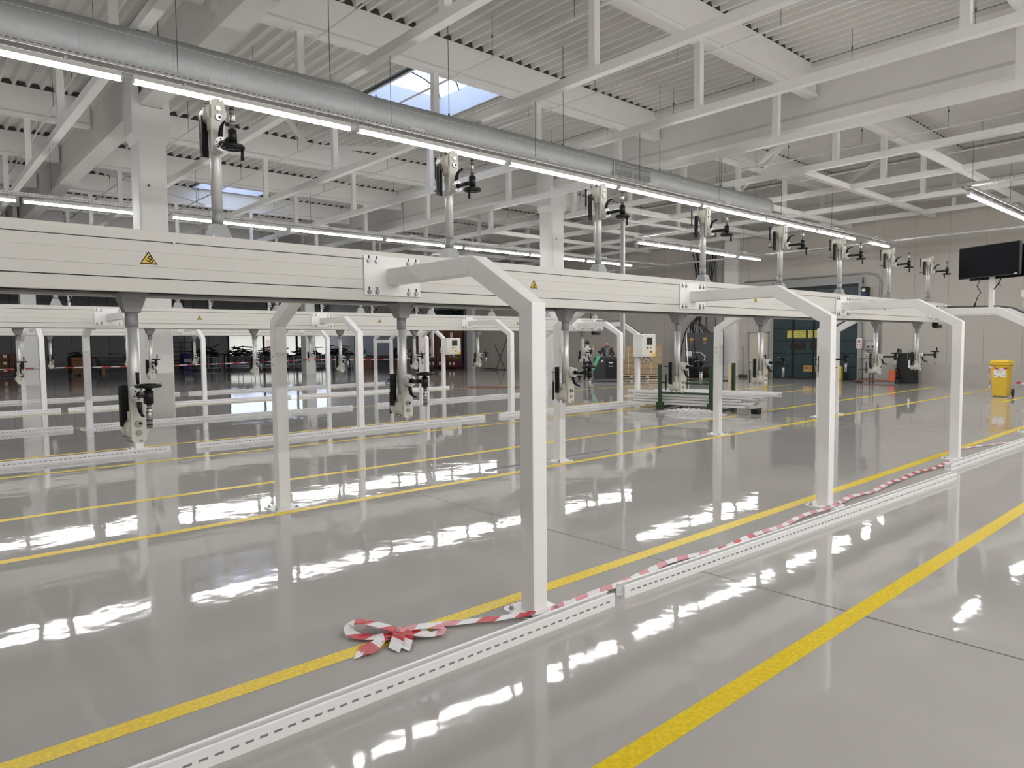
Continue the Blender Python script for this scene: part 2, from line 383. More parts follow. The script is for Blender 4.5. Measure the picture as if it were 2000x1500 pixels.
# skylights ------------------------------------------------------------
OPAL = bpy.data.materials.new('skylight_opal'); OPAL.use_nodes = True
nt = OPAL.node_tree; nt.nodes.clear()
o_ = nt.nodes.new('ShaderNodeOutputMaterial'); t_ = nt.nodes.new('ShaderNodeBsdfTransparent'); g_ = nt.nodes.new('ShaderNodeBsdfTranslucent'); x_ = nt.nodes.new('ShaderNodeMixShader')
t_.inputs[0].default_value = (.9, .94, 1, 1); g_.inputs[0].default_value = (.8, .86, 1, 1); x_.inputs[0].default_value = .35
nt.links.new(t_.outputs[0], x_.inputs[1]); nt.links.new(g_.outputs[0], x_.inputs[2]); nt.links.new(x_.outputs[0], o_.inputs[0])
CURB = mat('skylight_curb_white', (.78, .82, .9), .5)
for i, (x0, x1, y0, y1) in enumerate(SKY):
    sk = struct('window_%d' % (i+2), ['nearest domed skylight with dark arched ribs', 'distant domed skylight above the rear conveyor', 'domed skylight out of view on the left', 'domed skylight out of view on the right'][i])
    MB().box(x0-.06, x0, y0-.06, y1+.06, 8.5, 9.15).box(x1, x1+.06, y0-.06, y1+.06, 8.5, 9.15).box(x0, x1, y0-.06, y0, 8.5, 9.15).box(x0, x1, y1, y1+.06, 8.5, 9.15).build('curb', CURB, sk)
    n = 10; xc = (x0+x1)/2; hw = (x1-x0)/2
    arc = [(xc-hw*math.cos(PI*k/n), 9.15+.55*math.sin(PI*k/n)) for k in range(n+1)]
    mb = MB()
    for (xa, za), (xb, zb) in zip(arc, arc[1:]): mb.add([(xa, y0, za), (xa, y1, za), (xb, y1, zb), (xb, y0, zb)], [(0, 1, 2, 3)])
    mb.add([(a, y0, b) for a, b in arc], [tuple(range(n+1))]).add([(a, y1, b) for a, b in arc], [tuple(range(n+1))])
    mb.build('dome_pane', OPAL, sk)
    for k in range(4):
        yy = y0+(y1-y0)*k/3
        MB().tube([(a, yy, b-.02) for a, b in arc], .018, 6).build('arched_rib', DKGREY, sk)
    MB().box(x0-.1, x0-.06, y0-.1, y1+.1, 8.50, 8.56).box(x1+.06, x1+.1, y0-.1, y1+.1, 8.50, 8.56).box(x0-.1, x1+.1, y0-.1, y0-.06, 8.50, 8.56).box(x0-.1, x1+.1, y1+.06, y1+.1, 8.50, 8.56).build('rim', DKGREY, sk)

# hanging steel frame --------------------------------------------------
TX = [2.95, 6.17, 9.37, 12.57, 15.77, 18.97, 22.20, 25.50, 28.65]
fr = struct('trim_1', 'white steel tube grid hung below the purlins')
tm = MB().box(-.08, .08, -6, YW-.5, 6.30, 6.46).mesh('cross_tube', PAINT)
hm = MB().box(-.07, .07, -.07, .07, 6.46, 7.76).mesh('hanger_post', PAINT)
hp = MB().box(-.16, .16, -.1, .1, 7.745, 7.765).mesh('hanger_plate', PAINT)
for i, x in enumerate([-.25]+TX):
    inst(tm, 'cross_tube', fr, (x, 0, 0))
    for y in PUR:
        if -6 < y < YW-1:
            inst(hm, 'hanger_post', fr, (x, y, 0)); inst(hp, 'hanger_plate', fr, (x, y, 0))
lm = [MB().box(a+.081, b-.081, -.08, .08, 6.30, 6.46).mesh('long_tube', PAINT) for a, b in zip(TX[4:], TX[5:]+[29.9])]
for y in (0, 3.1, 6.3, 9.3, 12.4, 15.9, 19.4, 22.6, 25.9, 29.1):
    for k, me in enumerate(lm):
        if k == 0 : continue
        inst(me, 'long_tube', fr, (0, y, 0))
# conduit pipes with drop rods
cp = MB().cyl((0, -6, 7.68), (0, YW-6, 7.68), .022, n=8).mesh('conduit', PAINT)
cd_ = MB().cyl((0, 0, 7.68), (0, 0, 8.55), .006, n=5).cyl((0, 0, 8.10), (0, 0, 8.16), .02, n=6).mesh('drop_rod', DKGREY)
cs = struct('trim_2', 'thin white conduits hung on rods under the roof deck')
for x in [3.3, 6.5, 9.72, 12.95, 16.15, 19.35, 22.6, 25.8]:
    inst(cp, 'conduit', cs, (x, 0, 0))
    for k in range(22):
        inst(cd_, 'drop_rod', cs, (x, -5+k*2.35, 0))

# columns --------------------------------------------------------------
def column(x, y, label):
    c = thing('concrete_column', label, 'column', (x, y, 0))
    MB().prism([(-.27, -.33), (.27, -.33), (.30, -.30), (.30, .30), (.27, .33), (-.27, .33), (-.30, .30), (-.30, -.30)], 'z', 0, 6.3).build('shaft', COLM, c)
    MB().prism([(-.30, 6.3), (.30, 6.3), (.40, 6.5), (.40, 8.5), (.235, 8.5), (.235, 7.11), (-.235, 7.11), (-.235, 8.5), (-.40, 8.5), (-.40, 6.5)], 'y', -.36, .36).build('fork_head', COLM, c, .01)
    MB().cyl((-.10, -.331, 5.35), (-.10, -.338, 5.35), .025, n=10).build('anchor_hole', BLACK, c)
    return c
column(4.64, 17.8, 'big white concrete column behind the left end of the front conveyor')
column(17.8, 17.8, 'white concrete column near the middle of the hall, beyond the second roof girder')
column(17.95, 37.8, 'distant white column in front of the bright glazed door')
column(4.64, 37.9, 'distant white column at the far left beside the carton stacks')

# ================================================================== LIGHT ROWS
PERF2 = PERF
def light_row(y, x0, n, words, extra=(), first=None, tray=(None, None), vis=True):
    z = 5.0
    tx0, tx1 = tray
    t = thing('cable_tray', 'perforated white cable tray carrying the %s' % words, 'cable tray', (0, y, 0))
    MB().box(tx0, tx1, -.10, .10, z+.135, z+.14).box(tx0, tx1, -.105, -.10, z+.135, z+.20).box(tx0, tx1, .10, .105, z+.135, z+.20).build('tray_channel', PERF, t)
    k = tx0+1.0; me = MB().cyl((0, .0, z+.14), (0, .0, 6.34 if vis else 6.34), .005, n=5).mesh('suspension_wire', DKGREY)
    for xx in TX+[-.25]:
        if tx0 < xx < tx1: inst(me, 'suspension_wire', t, (xx, 0, 0))
    for xx in [-6+3.15*q for q in range(14)]:
        if tx0+.3 < xx < tx1-.3: inst(clipm, 'splice_cover', t, (xx, 0, 0))
    for i, (a, b) in enumerate(first):
        lab = ('%s tube light from the left in the %s' % (ORD[i], words)) if vis else ('tube light %s of the %s' % (ORD[i], words))
        L = thing('tube_light', lab, 'ceiling light', (a, y, z), group='lights of the '+words)
        ln = b-a
        hs = housing.get(round(ln, 2))
        if hs is None:
            hs = (MB().box(0, ln, -.045, .045, .03, .085).mesh('housing', PAINT),
                  MB().prism([(-.042, .03), (-.035, -.005), (-.015, -.018), (.015, -.018), (.035, -.005), (.042, .03)], 'x', .015, ln-.015).mesh('diffuser', LEDM),
                  MB().box(-.012, .015, -.044, .044, -.015, .05).mesh('end_cap', PAINT),
                  MB().box(0, .03, -.03, .03, .085, .135).mesh('bracket', PAINT))
            housing[round(ln, 2)] = hs
        inst(hs[0], 'housing', L); inst(hs[1], 'diffuser', L)
        for xx in (0, ln-.003): inst(hs[2], 'end_cap', L, (xx, 0, 0))
        for xx in (ln*.2, ln*.8): inst(hs[3], 'bracket', L, (xx, 0, 0))
housing = {}
clipm = MB().box(-.14, .14, -.11, .11, 5.19, 5.23).mesh('splice_cover', WHITE)
def seq(x0, n, ln=3.02, pitch=3.15): return [(x0+k*pitch, x0+k*pitch+ln) for k in range(n)]
r1 = seq(2.41-3.15*3, 8)[:7]+[(14.94, 17.9), (18.0, 21.0), (21.1, 22.75), (22.85, 24.3), (24.95, 26.75)]
r1 = [(2.41+3.15*k, 2.41+3.15*k+3.02) for k in range(-3, 5)]+[(18.08, 21.05), (21.15, 23.9), (25.05, 26.8)]
light_row(9.8, 0, 0, 'light row beside the round duct', first=r1, tray=(-7.5, 27.1))
r2 = [(2.39+3.17*k, 2.39+3.17*k+3.04) for k in range(-3, 5)]+[(18.2, 21.2), (21.35, 24.24)]
light_row(19.35, 0, 0, 'light row beyond the first column', first=r2, tray=(-7.5, 27.1))
light_row(5.13, 0, 0, 'light row at the right edge', first=[(18.66, 20.1), (20.15, 21.6), (21.7, 24.6), (24.9, 26.8)], tray=(18.5, 27.1))
light_row(14.75, 0, 0, 'short row above the middle conveyor end', first=[(18.8, 20.25), (20.3, 21.75), (21.9, 24.9), (25.2, 26.8)], tray=(18.5, 27.1))
light_row(28.8, 0, 0, 'light row above the rear conveyor', first=[(2.39+3.17*k, 2.39+3.17*k+3.04) for k in range(-2, 7)], tray=(-4.5, 27.1), vis=False)
light_row(0.3, 0, 0, 'overhead row right of the photographer', first=[(2.39+3.17*k, 2.39+3.17*k+3.04) for k in range(0, 5)], tray=(2.2, 18.2), vis=False)
light_row(-9.2, 0, 0, 'light row at the near side of the hall', first=[(2.39+3.17*k, 2.39+3.17*k+3.04) for k in range(-4, 8)], tray=(-10.5, 27.1), vis=False)

light_row(-3.5, 0, 0, 'added fill light row behind the photographer', first=[(2.39+3.17*k, 2.39+3.17*k+3.04) for k in range(-4, 8)], tray=(-10.5, 27.1), vis=False)  # extra unseen row, added as fill to brighten the near beams
def tray_run(path, label, wd=.2):
    t = thing('cable_tray', label, 'cable tray')
    for a, b in zip(path, path[1:]):
        a = Vector(a); b = Vector(b); d = b-a; L = d.length
        m_ = MB().box(0, L, -wd/2, wd/2, -.003, .003).box(0, L, -wd/2-.004, -wd/2, -.003, .06).box(0, L, wd/2, wd/2+.004, -.003, .06)
        o = m_.build('tray_channel', PERF, t)
        o.rotation_mode = 'QUATERNION'; o.rotation_quaternion = d.to_track_quat('X', 'Z'); o.location = a
    return t
tray_run([(27.0, -1, 5.2), (27.0, 30, 5.2)], 'long perforated tray crossing in front of the far wall at lamp height')
tray_run([(27.6, -2, 6.62), (27.6, 28, 6.62)], 'wide perforated tray high up on the steel grid near the far wall', .5)
tray_run([(18.5, 5.1, 5.17), (18.5, -2, 5.17)], 'perforated tray leading from the right light row towards the right edge')
tray_run([(15.85, 12.95, 1.2), (15.85, 12.95, 5.15), (18.9, 12.95, 5.2), (18.9, 14.75, 5.2)], 'vertical perforated tray dropping to the middle control box', .12)
tray_run([(15.85, 22.45, 1.2), (15.85, 22.45, 5.15), (18.6, 22.45, 5.2)], 'vertical perforated tray dropping to the rear control box', .12)

# ================================================================== DUCT
du = thing('ventilation_duct', 'large round galvanised ventilation duct hung above the first light row', 'duct', (0, 11.5, 5.98))
def dseg(x0, x1, r):
    MB().cyl((x0, 0, 0), (x1, 0, 0), r, n=40, cap=False).build('duct_section', GALV, du)
ex = [(-9, -6.2), (-6.2, -3.4), (-3.4, -.6), (-.6, 2.1), (2.1, 4.15), (4.15, 6.3)]
for a, b in ex: dseg(a, b-.004, .335)
MB().lathe([(.335, 6.3), (.275, 6.75)], n=40, ax='x').build('reducer', GALV, du)
for a, b in [(6.75, 8.0), (8.0, 9.9), (9.9, 12.0), (12.0, 13.3), (14.9, 17.0), (17.0, 19.2), (19.2, 21.1)]: dseg(a, b-.004, .275)
dseg(13.3, 14.896, .275)
MB().lathe([(.275, 21.1), (.27, 21.25), (.22, 21.33), (0.001, 21.35)], n=40, ax='x').build('end_dome', GALV, du)
SEAM = mat('duct_seam', (.30, .32, .33), .5, .4)
for xx in (-6.2, -3.4, -.6, 2.1, 3.3, 4.15, 6.3): MB().lathe([(.336, xx-.008), (.342, xx), (.336, xx+.008)], n=40, ax='x').build('seam_ring', SEAM, du)
for xx in (6.75, 8.0, 9.9, 12.0, 13.3, 14.9, 17.0, 19.2, 21.1): MB().lathe([(.276, xx-.008), (.282, xx), (.276, xx+.008)], n=40, ax='x').build('seam_ring', SEAM, du)
for xx in [-2+.38*k for k in range(22)]: MB().lathe([(.3352, xx-.003), (.3372, xx), (.3352, xx+.003)], n=40, ax='x').build('crease_ring', GALV, du)
for xx in [7+.5*k for k in range(28)]: MB().lathe([(.2752, xx-.003), (.277, xx), (.2752, xx+.003)], n=40, ax='x').build('crease_ring', GALV, du)
MB().bar((-9, -.30, .155), (6.3, -.30, .155), .006, .004).bar((7, -.262, .09), (21, -.262, .09), .006, .004).build('lengthwise_seam', mat('pale_seam', (.62, .63, .62), .4, .3), du)
g = MB().box(13.4, 14.8, -.27, -.25, -.19, .09).build('outlet_grille', mat('grille_dark', (.12, .13, .13), .5, .3), du)
sl = MB().box(13.4, 14.08, -.287, -.27, -.004, .004).mesh('louvre', mat('louvre_grey', (.40, .42, .43), .4, .5))
for k in range(11):
    for dx in (0, .72):
        o = inst(sl, 'louvre', g, (dx, 0, -.175+k*.025))
MB().box(13.36, 13.40, -.29, -.25, -.20, .10).box(14.80, 14.84, -.29, -.25, -.20, .10).box(14.08, 14.12, -.29, -.25, -.19, .09).box(13.36, 14.84, -.29, -.25, .09, .11).box(13.36, 14.84, -.29, -.25, -.21, -.19).build('grille_frame', GALV, du)
dw = MB().cyl((0, 0, .3), (0, 0, 2.55), .007, n=5).cyl((0, 0, .26), (0, 0, .34), .02, n=6).mesh('hanging_cable', DKGREY)
for xx in (-2.9, .6, 3.2, 6.0, 8.6, 11.9, 15.6, 18.6, 20.6): inst(dw, 'hanging_cable', du, (xx, 0, 0))

# ================================================================== CONVEYORS
LINES = [(5.06, 'front'), (14.55, 'middle'), (24.05, 'rear')]
ZM = 2.2275
STK = [(0, 0)]
def sticker(parent, x, y, z, s=.052):
    """yellow warning triangle with black border and gear-and-hand sign"""
    st = MB(); h = s*1.55
    st.prism([(-s, -h*.45), (s, -h*.45), (0, h*.55)], 'y', 0, -.0006, 1)
    k = .80; st.prism([(-s*k, -h*.45+s*.13), (s*k, -h*.45+s*.13), (0, h*.55-s*.24)], 'y', -.0006, -.0012, 0)
    for cx, cz, r in ((s*.16, s*.10, .24), (s*.24, -s*.32, .24)):
        st.lathe([(s*r, -.0013), (s*r, -.0019)], (cx, 0, cz), 12, 'y', 1); st.lathe([(0.0001, -.0019), (s*r, -.0019)], (cx, 0, cz), 12, 'y', 1)
        st.lathe([(0.0001, -.0022), (s*r*.45, -.0022)], (cx, 0, cz), 10, 'y', 0)
    st.prism([(-s*.42, -s*.02), (-s*.30, -s*.12), (s*.05, -s*.28), (s*.02, -s*.40), (-s*.12, -s*.42), (-s*.2, -s*.25), (-s*.45, -s*.08)], 'y', -.0012, -.002, 1)
    o = st.build('warning_sticker', [YEL, BLACK], parent, loc=(x, y, z)); o['label'] = 'yellow warning triangle with gears and hand'; return o
def conveyor(yc, nm):
    c = thing('overhead_conveyor', 'long cream enclosed beam of the %s overhead conveyor' % nm, 'conveyor', (0, yc, 0))
    x0, x1 = (-9.0, 16.15)
    for s in (-1, 1):
        y1 = s*.30
        def bx(a, b, z0, z1): return (min(a, b), max(a, b), z0, z1)
        MB().box(x0, x1, *sorted((y1, y1-s*.03)), 2.355, 2.42).build('top_rail', BEAM, c, .003)
        mbp = MB()
        zz = [2.126, 2.20, 2.203, 2.285, 2.288, 2.350]
        mbp.box(x0, x1, *sorted((y1-s*.002, y1-s*.03)), 2.126, 2.195).box(x0, x1, *sorted((y1, y1-s*.03)), 2.196, 2.283).box(x0, x1, *sorted((y1-s*.002, y1-s*.03)), 2.284, 2.350)
        mbp.build('side_panel', BEAM, c)
        MB().box(x0, x1, *sorted((y1, y1-s*.035)), 2.035, 2.120).build('bottom_rail', BEAM, c, .003)
        MB().box(x0, x1, *sorted((y1-s*.12, y1-s*.035)), 2.045, 2.06).build('inner_track', CASTGREY, c)
    MB().box(x0, x1, -.255, .255, 2.065, 2.40).build('core', GROOVE, c)
    MB().box(x0, x1, -.27, -.045, 2.40, 2.418).box(x0, x1, .045, .27, 2.40, 2.418).build('top_cover', BEAM, c)
    for x in (-4.2, .35, 1.37, 4.9, 7.9, 9.0, 13.2): MB().cyl((x, -.300, 2.352), (x, -.309, 2.352), .008, n=8).build('panel_screw', CHROME, c)
    for x in (-3.6, 1.22, 4.52, 8.55, 12.9): sticker(c, x, -.3005, 2.245)
    # drive end beyond the last portal
    MB().box(16.15, 16.5, -.28, .28, 2.06, 2.40).build('drive_housing', BEAM, c, .01)
    MB().cyl((16.3, -.05, 1.95), (16.3, -.05, 2.06), .06, n=14).cyl((16.25, -.05, 1.97), (16.6, -.05, 1.97), .045, n=12).build('drive_motor', BLACK, c)
    MB().cyl((16.35, .1, 2.40), (16.35, .1, 2.62), .012, n=6).cyl((16.35, .1, 2.42), (16.35, .1, 2.47), .035, n=8).build('antenna_rod', BLACK, c)
    return c
for yc, nm in LINES: conveyor(yc, nm)

# portals --------------------------------------------------------------
W2 = .06
plate_m = MB().box(-.255, .255, -.012, 0, 2.078, 2.385).mesh('mounting_plate', WHITE, .002)
bolt_m = MB().cyl((0, 0, 0), (0, -.014, 0), .014, n=6).cyl((0, 0, 0), (0, -.004, 0), .019, n=14).mesh('bolt', CHROME)
slot_m = MB().box(-.006, .006, -.0012, 0, .012, .040).mesh('bolt_slot', BLACK)
leg_m = MB().prism([(-1.965, .012), (-1.845, .012), (-1.845, 1.885), (-1.965, 1.945)], 'x', -W2, W2).mesh('leg', WHITE, .004)
knee_m = MB().prism([(-1.965, 1.945), (-1.845, 1.885), (-1.335, 2.165), (-1.39, 2.285)], 'x', -W2, W2).mesh('knee', WHITE, .004)
arm_m = MB().prism([(-1.39, 2.285), (-1.335, 2.165), (-.312, 2.165), (-.312, 2.285)], 'x', -W2, W2).mesh('arm', WHITE, .004)
base_m = MB().prism([(-.15, -2.03), (-.12, -2.06), (.12, -2.06), (.15, -2.03), (.15, -1.78), (.12, -1.75), (-.12, -1.75), (-.15, -1.78)], 'z', 0, .012).mesh('base_plate', WHITE)
anchor_m = MB().cyl((0, 0, .012), (0, 0, .035), .012, n=8).cyl((0, 0, .012), (0, 0, .018), .02, n=10).mesh('anchor_bolt', CHROME)
dot_m = MB().cyl((-.0605, 0, 0), (-.0625, 0, 0), .008, n=8).mesh('cable_hole', BLACK)
def portal(x, yc, label, grp):
    p = thing('portal_frame', label, 'portal frame', (x, yc, 0), group=grp)
    for sg in (0, PI):
        for me, nm in ((leg_m, 'leg'), (knee_m, 'knee'), (arm_m, 'arm'), (base_m, 'base_plate')): inst(me, nm, p, rot=(0, 0, sg))
        s = 1 if sg == 0 else -1
        pl = inst(plate_m, 'mounting_plate', p, (0, -.30*s, 0), (0, 0, sg))
        for dx in (-.215, -.145, .145, .215):
            for dz in (2.352-.012, 2.095+.008):
                inst(slot_m, 'bolt_slot', pl, (dx, -.012, dz)); inst(bolt_m, 'bolt', pl, (dx, -.012, dz))
        for dx, dy in ((-.11, -2.0), (.11, -2.0), (-.11, -1.81), (.11, -1.81)): inst(anchor_m, 'anchor_bolt', p, (dx*s, dy*s, 0))
    inst(dot_m, 'cable_hole', p, (0, 1.9, 1.58)); inst(dot_m, 'cable_hole', p, (0, 1.9, 1.50))
    return p
PX = [-1.13, 2.98, 7.10, 11.22, 15.34, 16.12]
pn = ['leftmost', 'second', 'third', 'fourth', 'fifth', 'sixth and last']
for yc, nm in LINES:
    for i, x in enumerate(PX):
        portal(x, yc, 'white steel portal frame, %s from the left under the %s conveyor' % (pn[i], nm), 'portal frames')

# clamp carriers -------------------------------------------------------
def stadium(w, z0, z1, n=8):
    pts = []
    for k in range(n+1): t = PI*k/n; pts.append((w*math.cos(t), z1-w*.45+w*.45*math.sin(t)))
    for k in range(n+1): t = PI+PI*k/n; pts.append((w*math.cos(t), z0+w*.7+w*.7*math.sin(t)))
    return pts
def carrier_meshes(sg):
    """hanging clamp, origin on the beam underside; sg=-1 mirrors it to stand on top"""
    D = {}
    D['flange'] = (MB().prism([(-.085, -.085), (.085, -.085), (.085, .085), (-.085, .085)], 'z', -.012, 0)
                   .add([(-.08, -.08, -.012), (.08, -.08, -.012), (.08, .08, -.012), (-.08, .08, -.012), (-.045, -.045, -.125), (.045, -.045, -.125), (.045, .045, -.125), (-.045, .045, -.125)],
                        [(0, 1, 5, 4), (1, 2, 6, 5), (2, 3, 7, 6), (3, 0, 4, 7), (4, 5, 6, 7), (0, 3, 2, 1)]), CASTGREY)
    D['flange_bolt'] = (MB().cyl((.06, -.088, -.03), (.06, -.078, -.03), .009, n=6).cyl((-.06, -.088, -.03), (-.06, -.078, -.03), .009, n=6), CHROME)
    D['sleeve'] = (MB().cyl((0, 0, -.12), (0, 0, -.22), .0395, n=20), CASTGREY)
    D['pole'] = (MB().cyl((0, 0, -.22), (0, 0, -.82), .037, n=24), ALU)
    D['socket'] = (MB().cyl((0, 0, -.77), (0, 0, -.87), .048, n=20).cyl((0, -.056, -.885), (0, .10, -.885), .068, n=24), CREAM)
    D['side_plate'] = (MB().prism(stadium(.045, -.975, -.60), 'y', -.056, -.082), CREAM)
    D['rear_plate'] = (MB().prism(stadium(.03, -.93, -.72), 'y', .10, .112), CREAM)
    D['swivel_disc'] = (MB().cyl((0, -.082, -.655), (0, -.135, -.655), .047, n=24).cyl((0, -.10, -.655), (0, -.108, -.655), .05, n=24), ALU)
    m = MB()
    for k in range(6): t = 2*PI*k/6+.3; m.cyl((.034*math.cos(t), -.134, -.655+.034*math.sin(t)), (.034*math.cos(t), -.1365, -.655+.034*math.sin(t)), .0055, n=6)
    D['disc_bolt'] = (m, BLACK)
    D['arm_rod'] = (MB().cyl((0, -.13, -.655), (0, -.31, -.655), .017, n=12).cyl((0, -.13, -.655), (0, -.145, -.655), .022, n=12), BLACK)
    D['clamp_hub'] = (MB().cyl((0, -.335, -.62), (0, -.335, -.70), .030, n=8), BLACK)
    sp = MB().cyl((0, -.335, -.70), (0, -.335, -.855), .0175, n=14)
    for z in (-.725, -.75, -.80, -.83): sp.cyl((0, -.335, z), (0, -.335, z-.005), .0185, n=14, mi=1)
    D['spindle'] = (sp, [CHROME, BLACK])
    D['lever'] = (MB().tube([(0, -.11, -.69), (0, -.115, -.73), (0, -.13, -.765), (0, -.165, -.785), (0, -.205, -.79)], .015, 8, rs=[.014, .017, .014, .010, .007]), BLACK)
    br = MB().box(-.078, -.068, .03, .078, -.60, -.62).box(-.078, -.068, .03, .078, -.85, -.87).box(-.078, -.068, .03, .038, -.85, -.62).box(-.078, -.068, .048, .056, -.85, -.62).box(-.078, -.068, .068, .078, -.85, -.62).box(-.078, -.02, .068, .078, -.87, -.60)
    D['slotted_bracket'] = (br, BLACK)
    D['guide_rod'] = (MB().cyl((-.03, .15, -.62), (-.03, .15, -.76), .005, n=6, mi=1).cyl((-.03, .15, -.76), (-.03, .15, -.95), .010, n=6).box(-.05, -.01, .10, .16, -.66, -.65), [BLACK, CHROME])
    D['plate_bolt'] = (MB().cyl((0, -.082, -.845), (0, -.094, -.845), .021, n=14), CHROME)
    D['hex_bolt'] = (MB().cyl((0, -.082, -.905), (0, -.090, -.905), .019, n=6), CHROME)
    D['end_screw'] = (MB().cyl((.012, -.082, -.958), (.012, -.089, -.958), .008, n=8), CHROME)
    D['pin_hole'] = (MB().cyl((.006, -.0935, -.845), (.006, -.0955, -.845), .010, n=10), BLACK)
    D['foot_bolt'] = (MB().cyl((-.03, .0, -.95), (-.03, .0, -.975), .014, n=8).cyl((-.03, .07, -.945), (-.03, .07, -.97), .012, n=8), CHROME)
    wh = MB().lathe([(.070, -.012), (.079, 0), (.072, .012), (.052, .009), (.050, -.008), (.070, -.012)], n=28).cyl((0, 0, -.02), (0, 0, .014), .024, n=14)
    for k in range(3):
        t = 2*PI*k/3+.5; wh.bar((.01*math.cos(t), .01*math.sin(t), .0), (.062*math.cos(t), .056*math.sin(t), .002), .030, .014)
    D['_wheel'] = (wh, BLACK)
    D['_crank'] = (MB().cyl((.058, 0, .004), (.058, 0, .015), .006, n=8).cyl((.058, 0, .015), (.058, 0, .085), .0095, .0115, n=10), BLACK)
    out = {}
    for k, (m_, mt) in D.items():
        if sg < 0: m_.flipz()
        out[k] = m_.mesh(k.strip('_'), mt)
    return out
CM = {1: carrier_meshes(1), -1: carrier_meshes(-1)}
def carrier(x, yc, sg, label, grp, crank, tilt=0.0):
    z = 2.045 if sg > 0 else 2.42
    c = thing('clamp_carrier', label, 'clamp', (x, yc, z), group=grp)
    for k, me in CM[sg].items():
        if k[0] != '_': inst(me, k, c)
    wv = inst(CM[sg]['_wheel'], 'handwheel', c, (0, -.335, -.590*sg), (0, 0, crank))
    inst(CM[sg]['_crank'], 'crank_handle', wv)
    nk = inst(NECK[sg], 'hub_neck', c)
    return c
NECK = {1: MB().cyl((0, -.335, -.62), (0, -.335, -.595), .018, n=10).mesh('hub_neck', BLACK), -1: MB().cyl((0, -.335, -.62), (0, -.335, -.595), .018, n=10).flipz().mesh('hub_neck', BLACK)}
up = [-2.3, -.27, 1.75, 3.77, 5.77, 7.78, 9.78, 11.78, 13.90, 15.98]
dn = [-2.8, -.80, 1.18, 3.25, 5.25, 7.24, 9.26, 11.29, 13.36, 15.41]
random.seed(11)
cr_up = [0, 1, -.5, 2.0+PI/2, -.3, -1.5, -.5, -.1, .2, 2.6]
for li, (yc, nm) in enumerate(LINES):
    off = (0, .45, .2)[li]
    for i, x in enumerate(up):
        if li == 0 and i < 2: continue
        q = i-(2 if li == 0 else 0)
        carrier(x+off, yc, -1, 'upper clamp carrier standing on the %s conveyor, %s from the left' % (nm, ORD[q]), 'upper clamp carriers on the %s conveyor' % nm, cr_up[i] if li == 0 else random.uniform(0, 6))
    for i, x in enumerate(dn):
        if li == 0 and i < 2: continue
        q = i-(2 if li == 0 else 0)
        carrier(x+off, yc, 1, 'lower clamp carrier hanging from the %s conveyor, %s from the left' % (nm, ORD[q]), 'lower clamp carriers on the %s conveyor' % nm, random.uniform(-1.5, 1.5) if li else [0, 0, PI, -.4, PI*.9, PI*.5, -1, 1.0, -.3, -.2][i])

# ================================================================== FLOOR RAILS
SLOTG = mat('slot_shadow_grey', (.20, .20, .21), .6)
def rail(x0, x1, ya, yb, label):
    L = math.hypot(x1-x0, yb-ya); r = thing('slotted_rail', label, 'rail', (x0, ya, 0), math.atan2(yb-ya, x1-x0), 'rails lying on the floor')
    h, wd, t = .082, .075, .005
    MB().prism([(-wd/2, 0), (wd/2, 0), (wd/2, h), (wd/2-.018, h), (wd/2-.018, h-.005), (wd/2-t, h-.005), (wd/2-t, t), (-wd/2+t, t), (-wd/2+t, h-.005), (-wd/2+.018, h-.005), (-wd/2+.018, h), (-wd/2, h)], 'x', 0, L).build('channel', WHITE, r)
    sm = MB(); k = .06
    while k < L-.06:
        sm.box(k, k+.036, -wd/2-.0007, -wd/2+.001, .037, .047); k += .062
    o = sm.build('slot', SLOTG, r); o['kind'] = 'stuff'
    return r
rail(-3.0, 3.41, 2.885, 2.89, 'white slotted rail in the foreground, ending beside the nearest portal leg')
rail(3.56, 9.58, 2.93, 2.70, 'white slotted rail beside the striped tape, middle one of the front row')
rail(10.15, 15.9, 2.93, 2.80, 'white slotted rail at the right edge in front of the far portal leg')
rail(-3.0, 3.31, 12.1, 12.08, 'white slotted rail at the left edge in front of the middle conveyor')
rail(3.72, 9.93, 12.1, 12.12, 'white slotted rail in the centre in front of the middle conveyor')
rail(10.42, 15.75, 12.15, 12.12, 'white slotted rail running towards the green rack')
rail(-2.5, 2.72, 16.72, 16.70, 'short looking white rail at the left behind the middle conveyor')
rail(2.97, 9.1, 16.72, 16.66, 'white slotted rail behind the middle conveyor, crossing the big column base')
rail(9.9, 15.8, 16.70, 16.66, 'white slotted rail behind the middle conveyor on the right')
rail(-2.5, 3.28, 21.7, 21.7, 'white slotted rail at the left in front of the rear conveyor')
rail(3.45, 9.6, 21.7, 21.6, 'white slotted rail in the middle in front of the rear conveyor')
rail(9.9, 15.9, 21.6, 21.5, 'white slotted rail below the rear control box')
rail(-1.5, 7.5, 26.0, 26.0, 'thin looking white rail behind the rear conveyor on the left')
rail(7.8, 15.8, 26.0, 26.0, 'thin looking white rail behind the rear conveyor on the right')
tr = MB().box(0, 2.5, -.012, .012, 0, .012).box(0, 2.5, -.012, -.009, .012, .02).build('loose_strip', mat('grey_strip', (.33, .34, .35), .4, .6), None, loc=(5.85, 7.12, 0))
tag(tr, 'thin grey metal strip lying loose on the floor near the centre', 'strip')

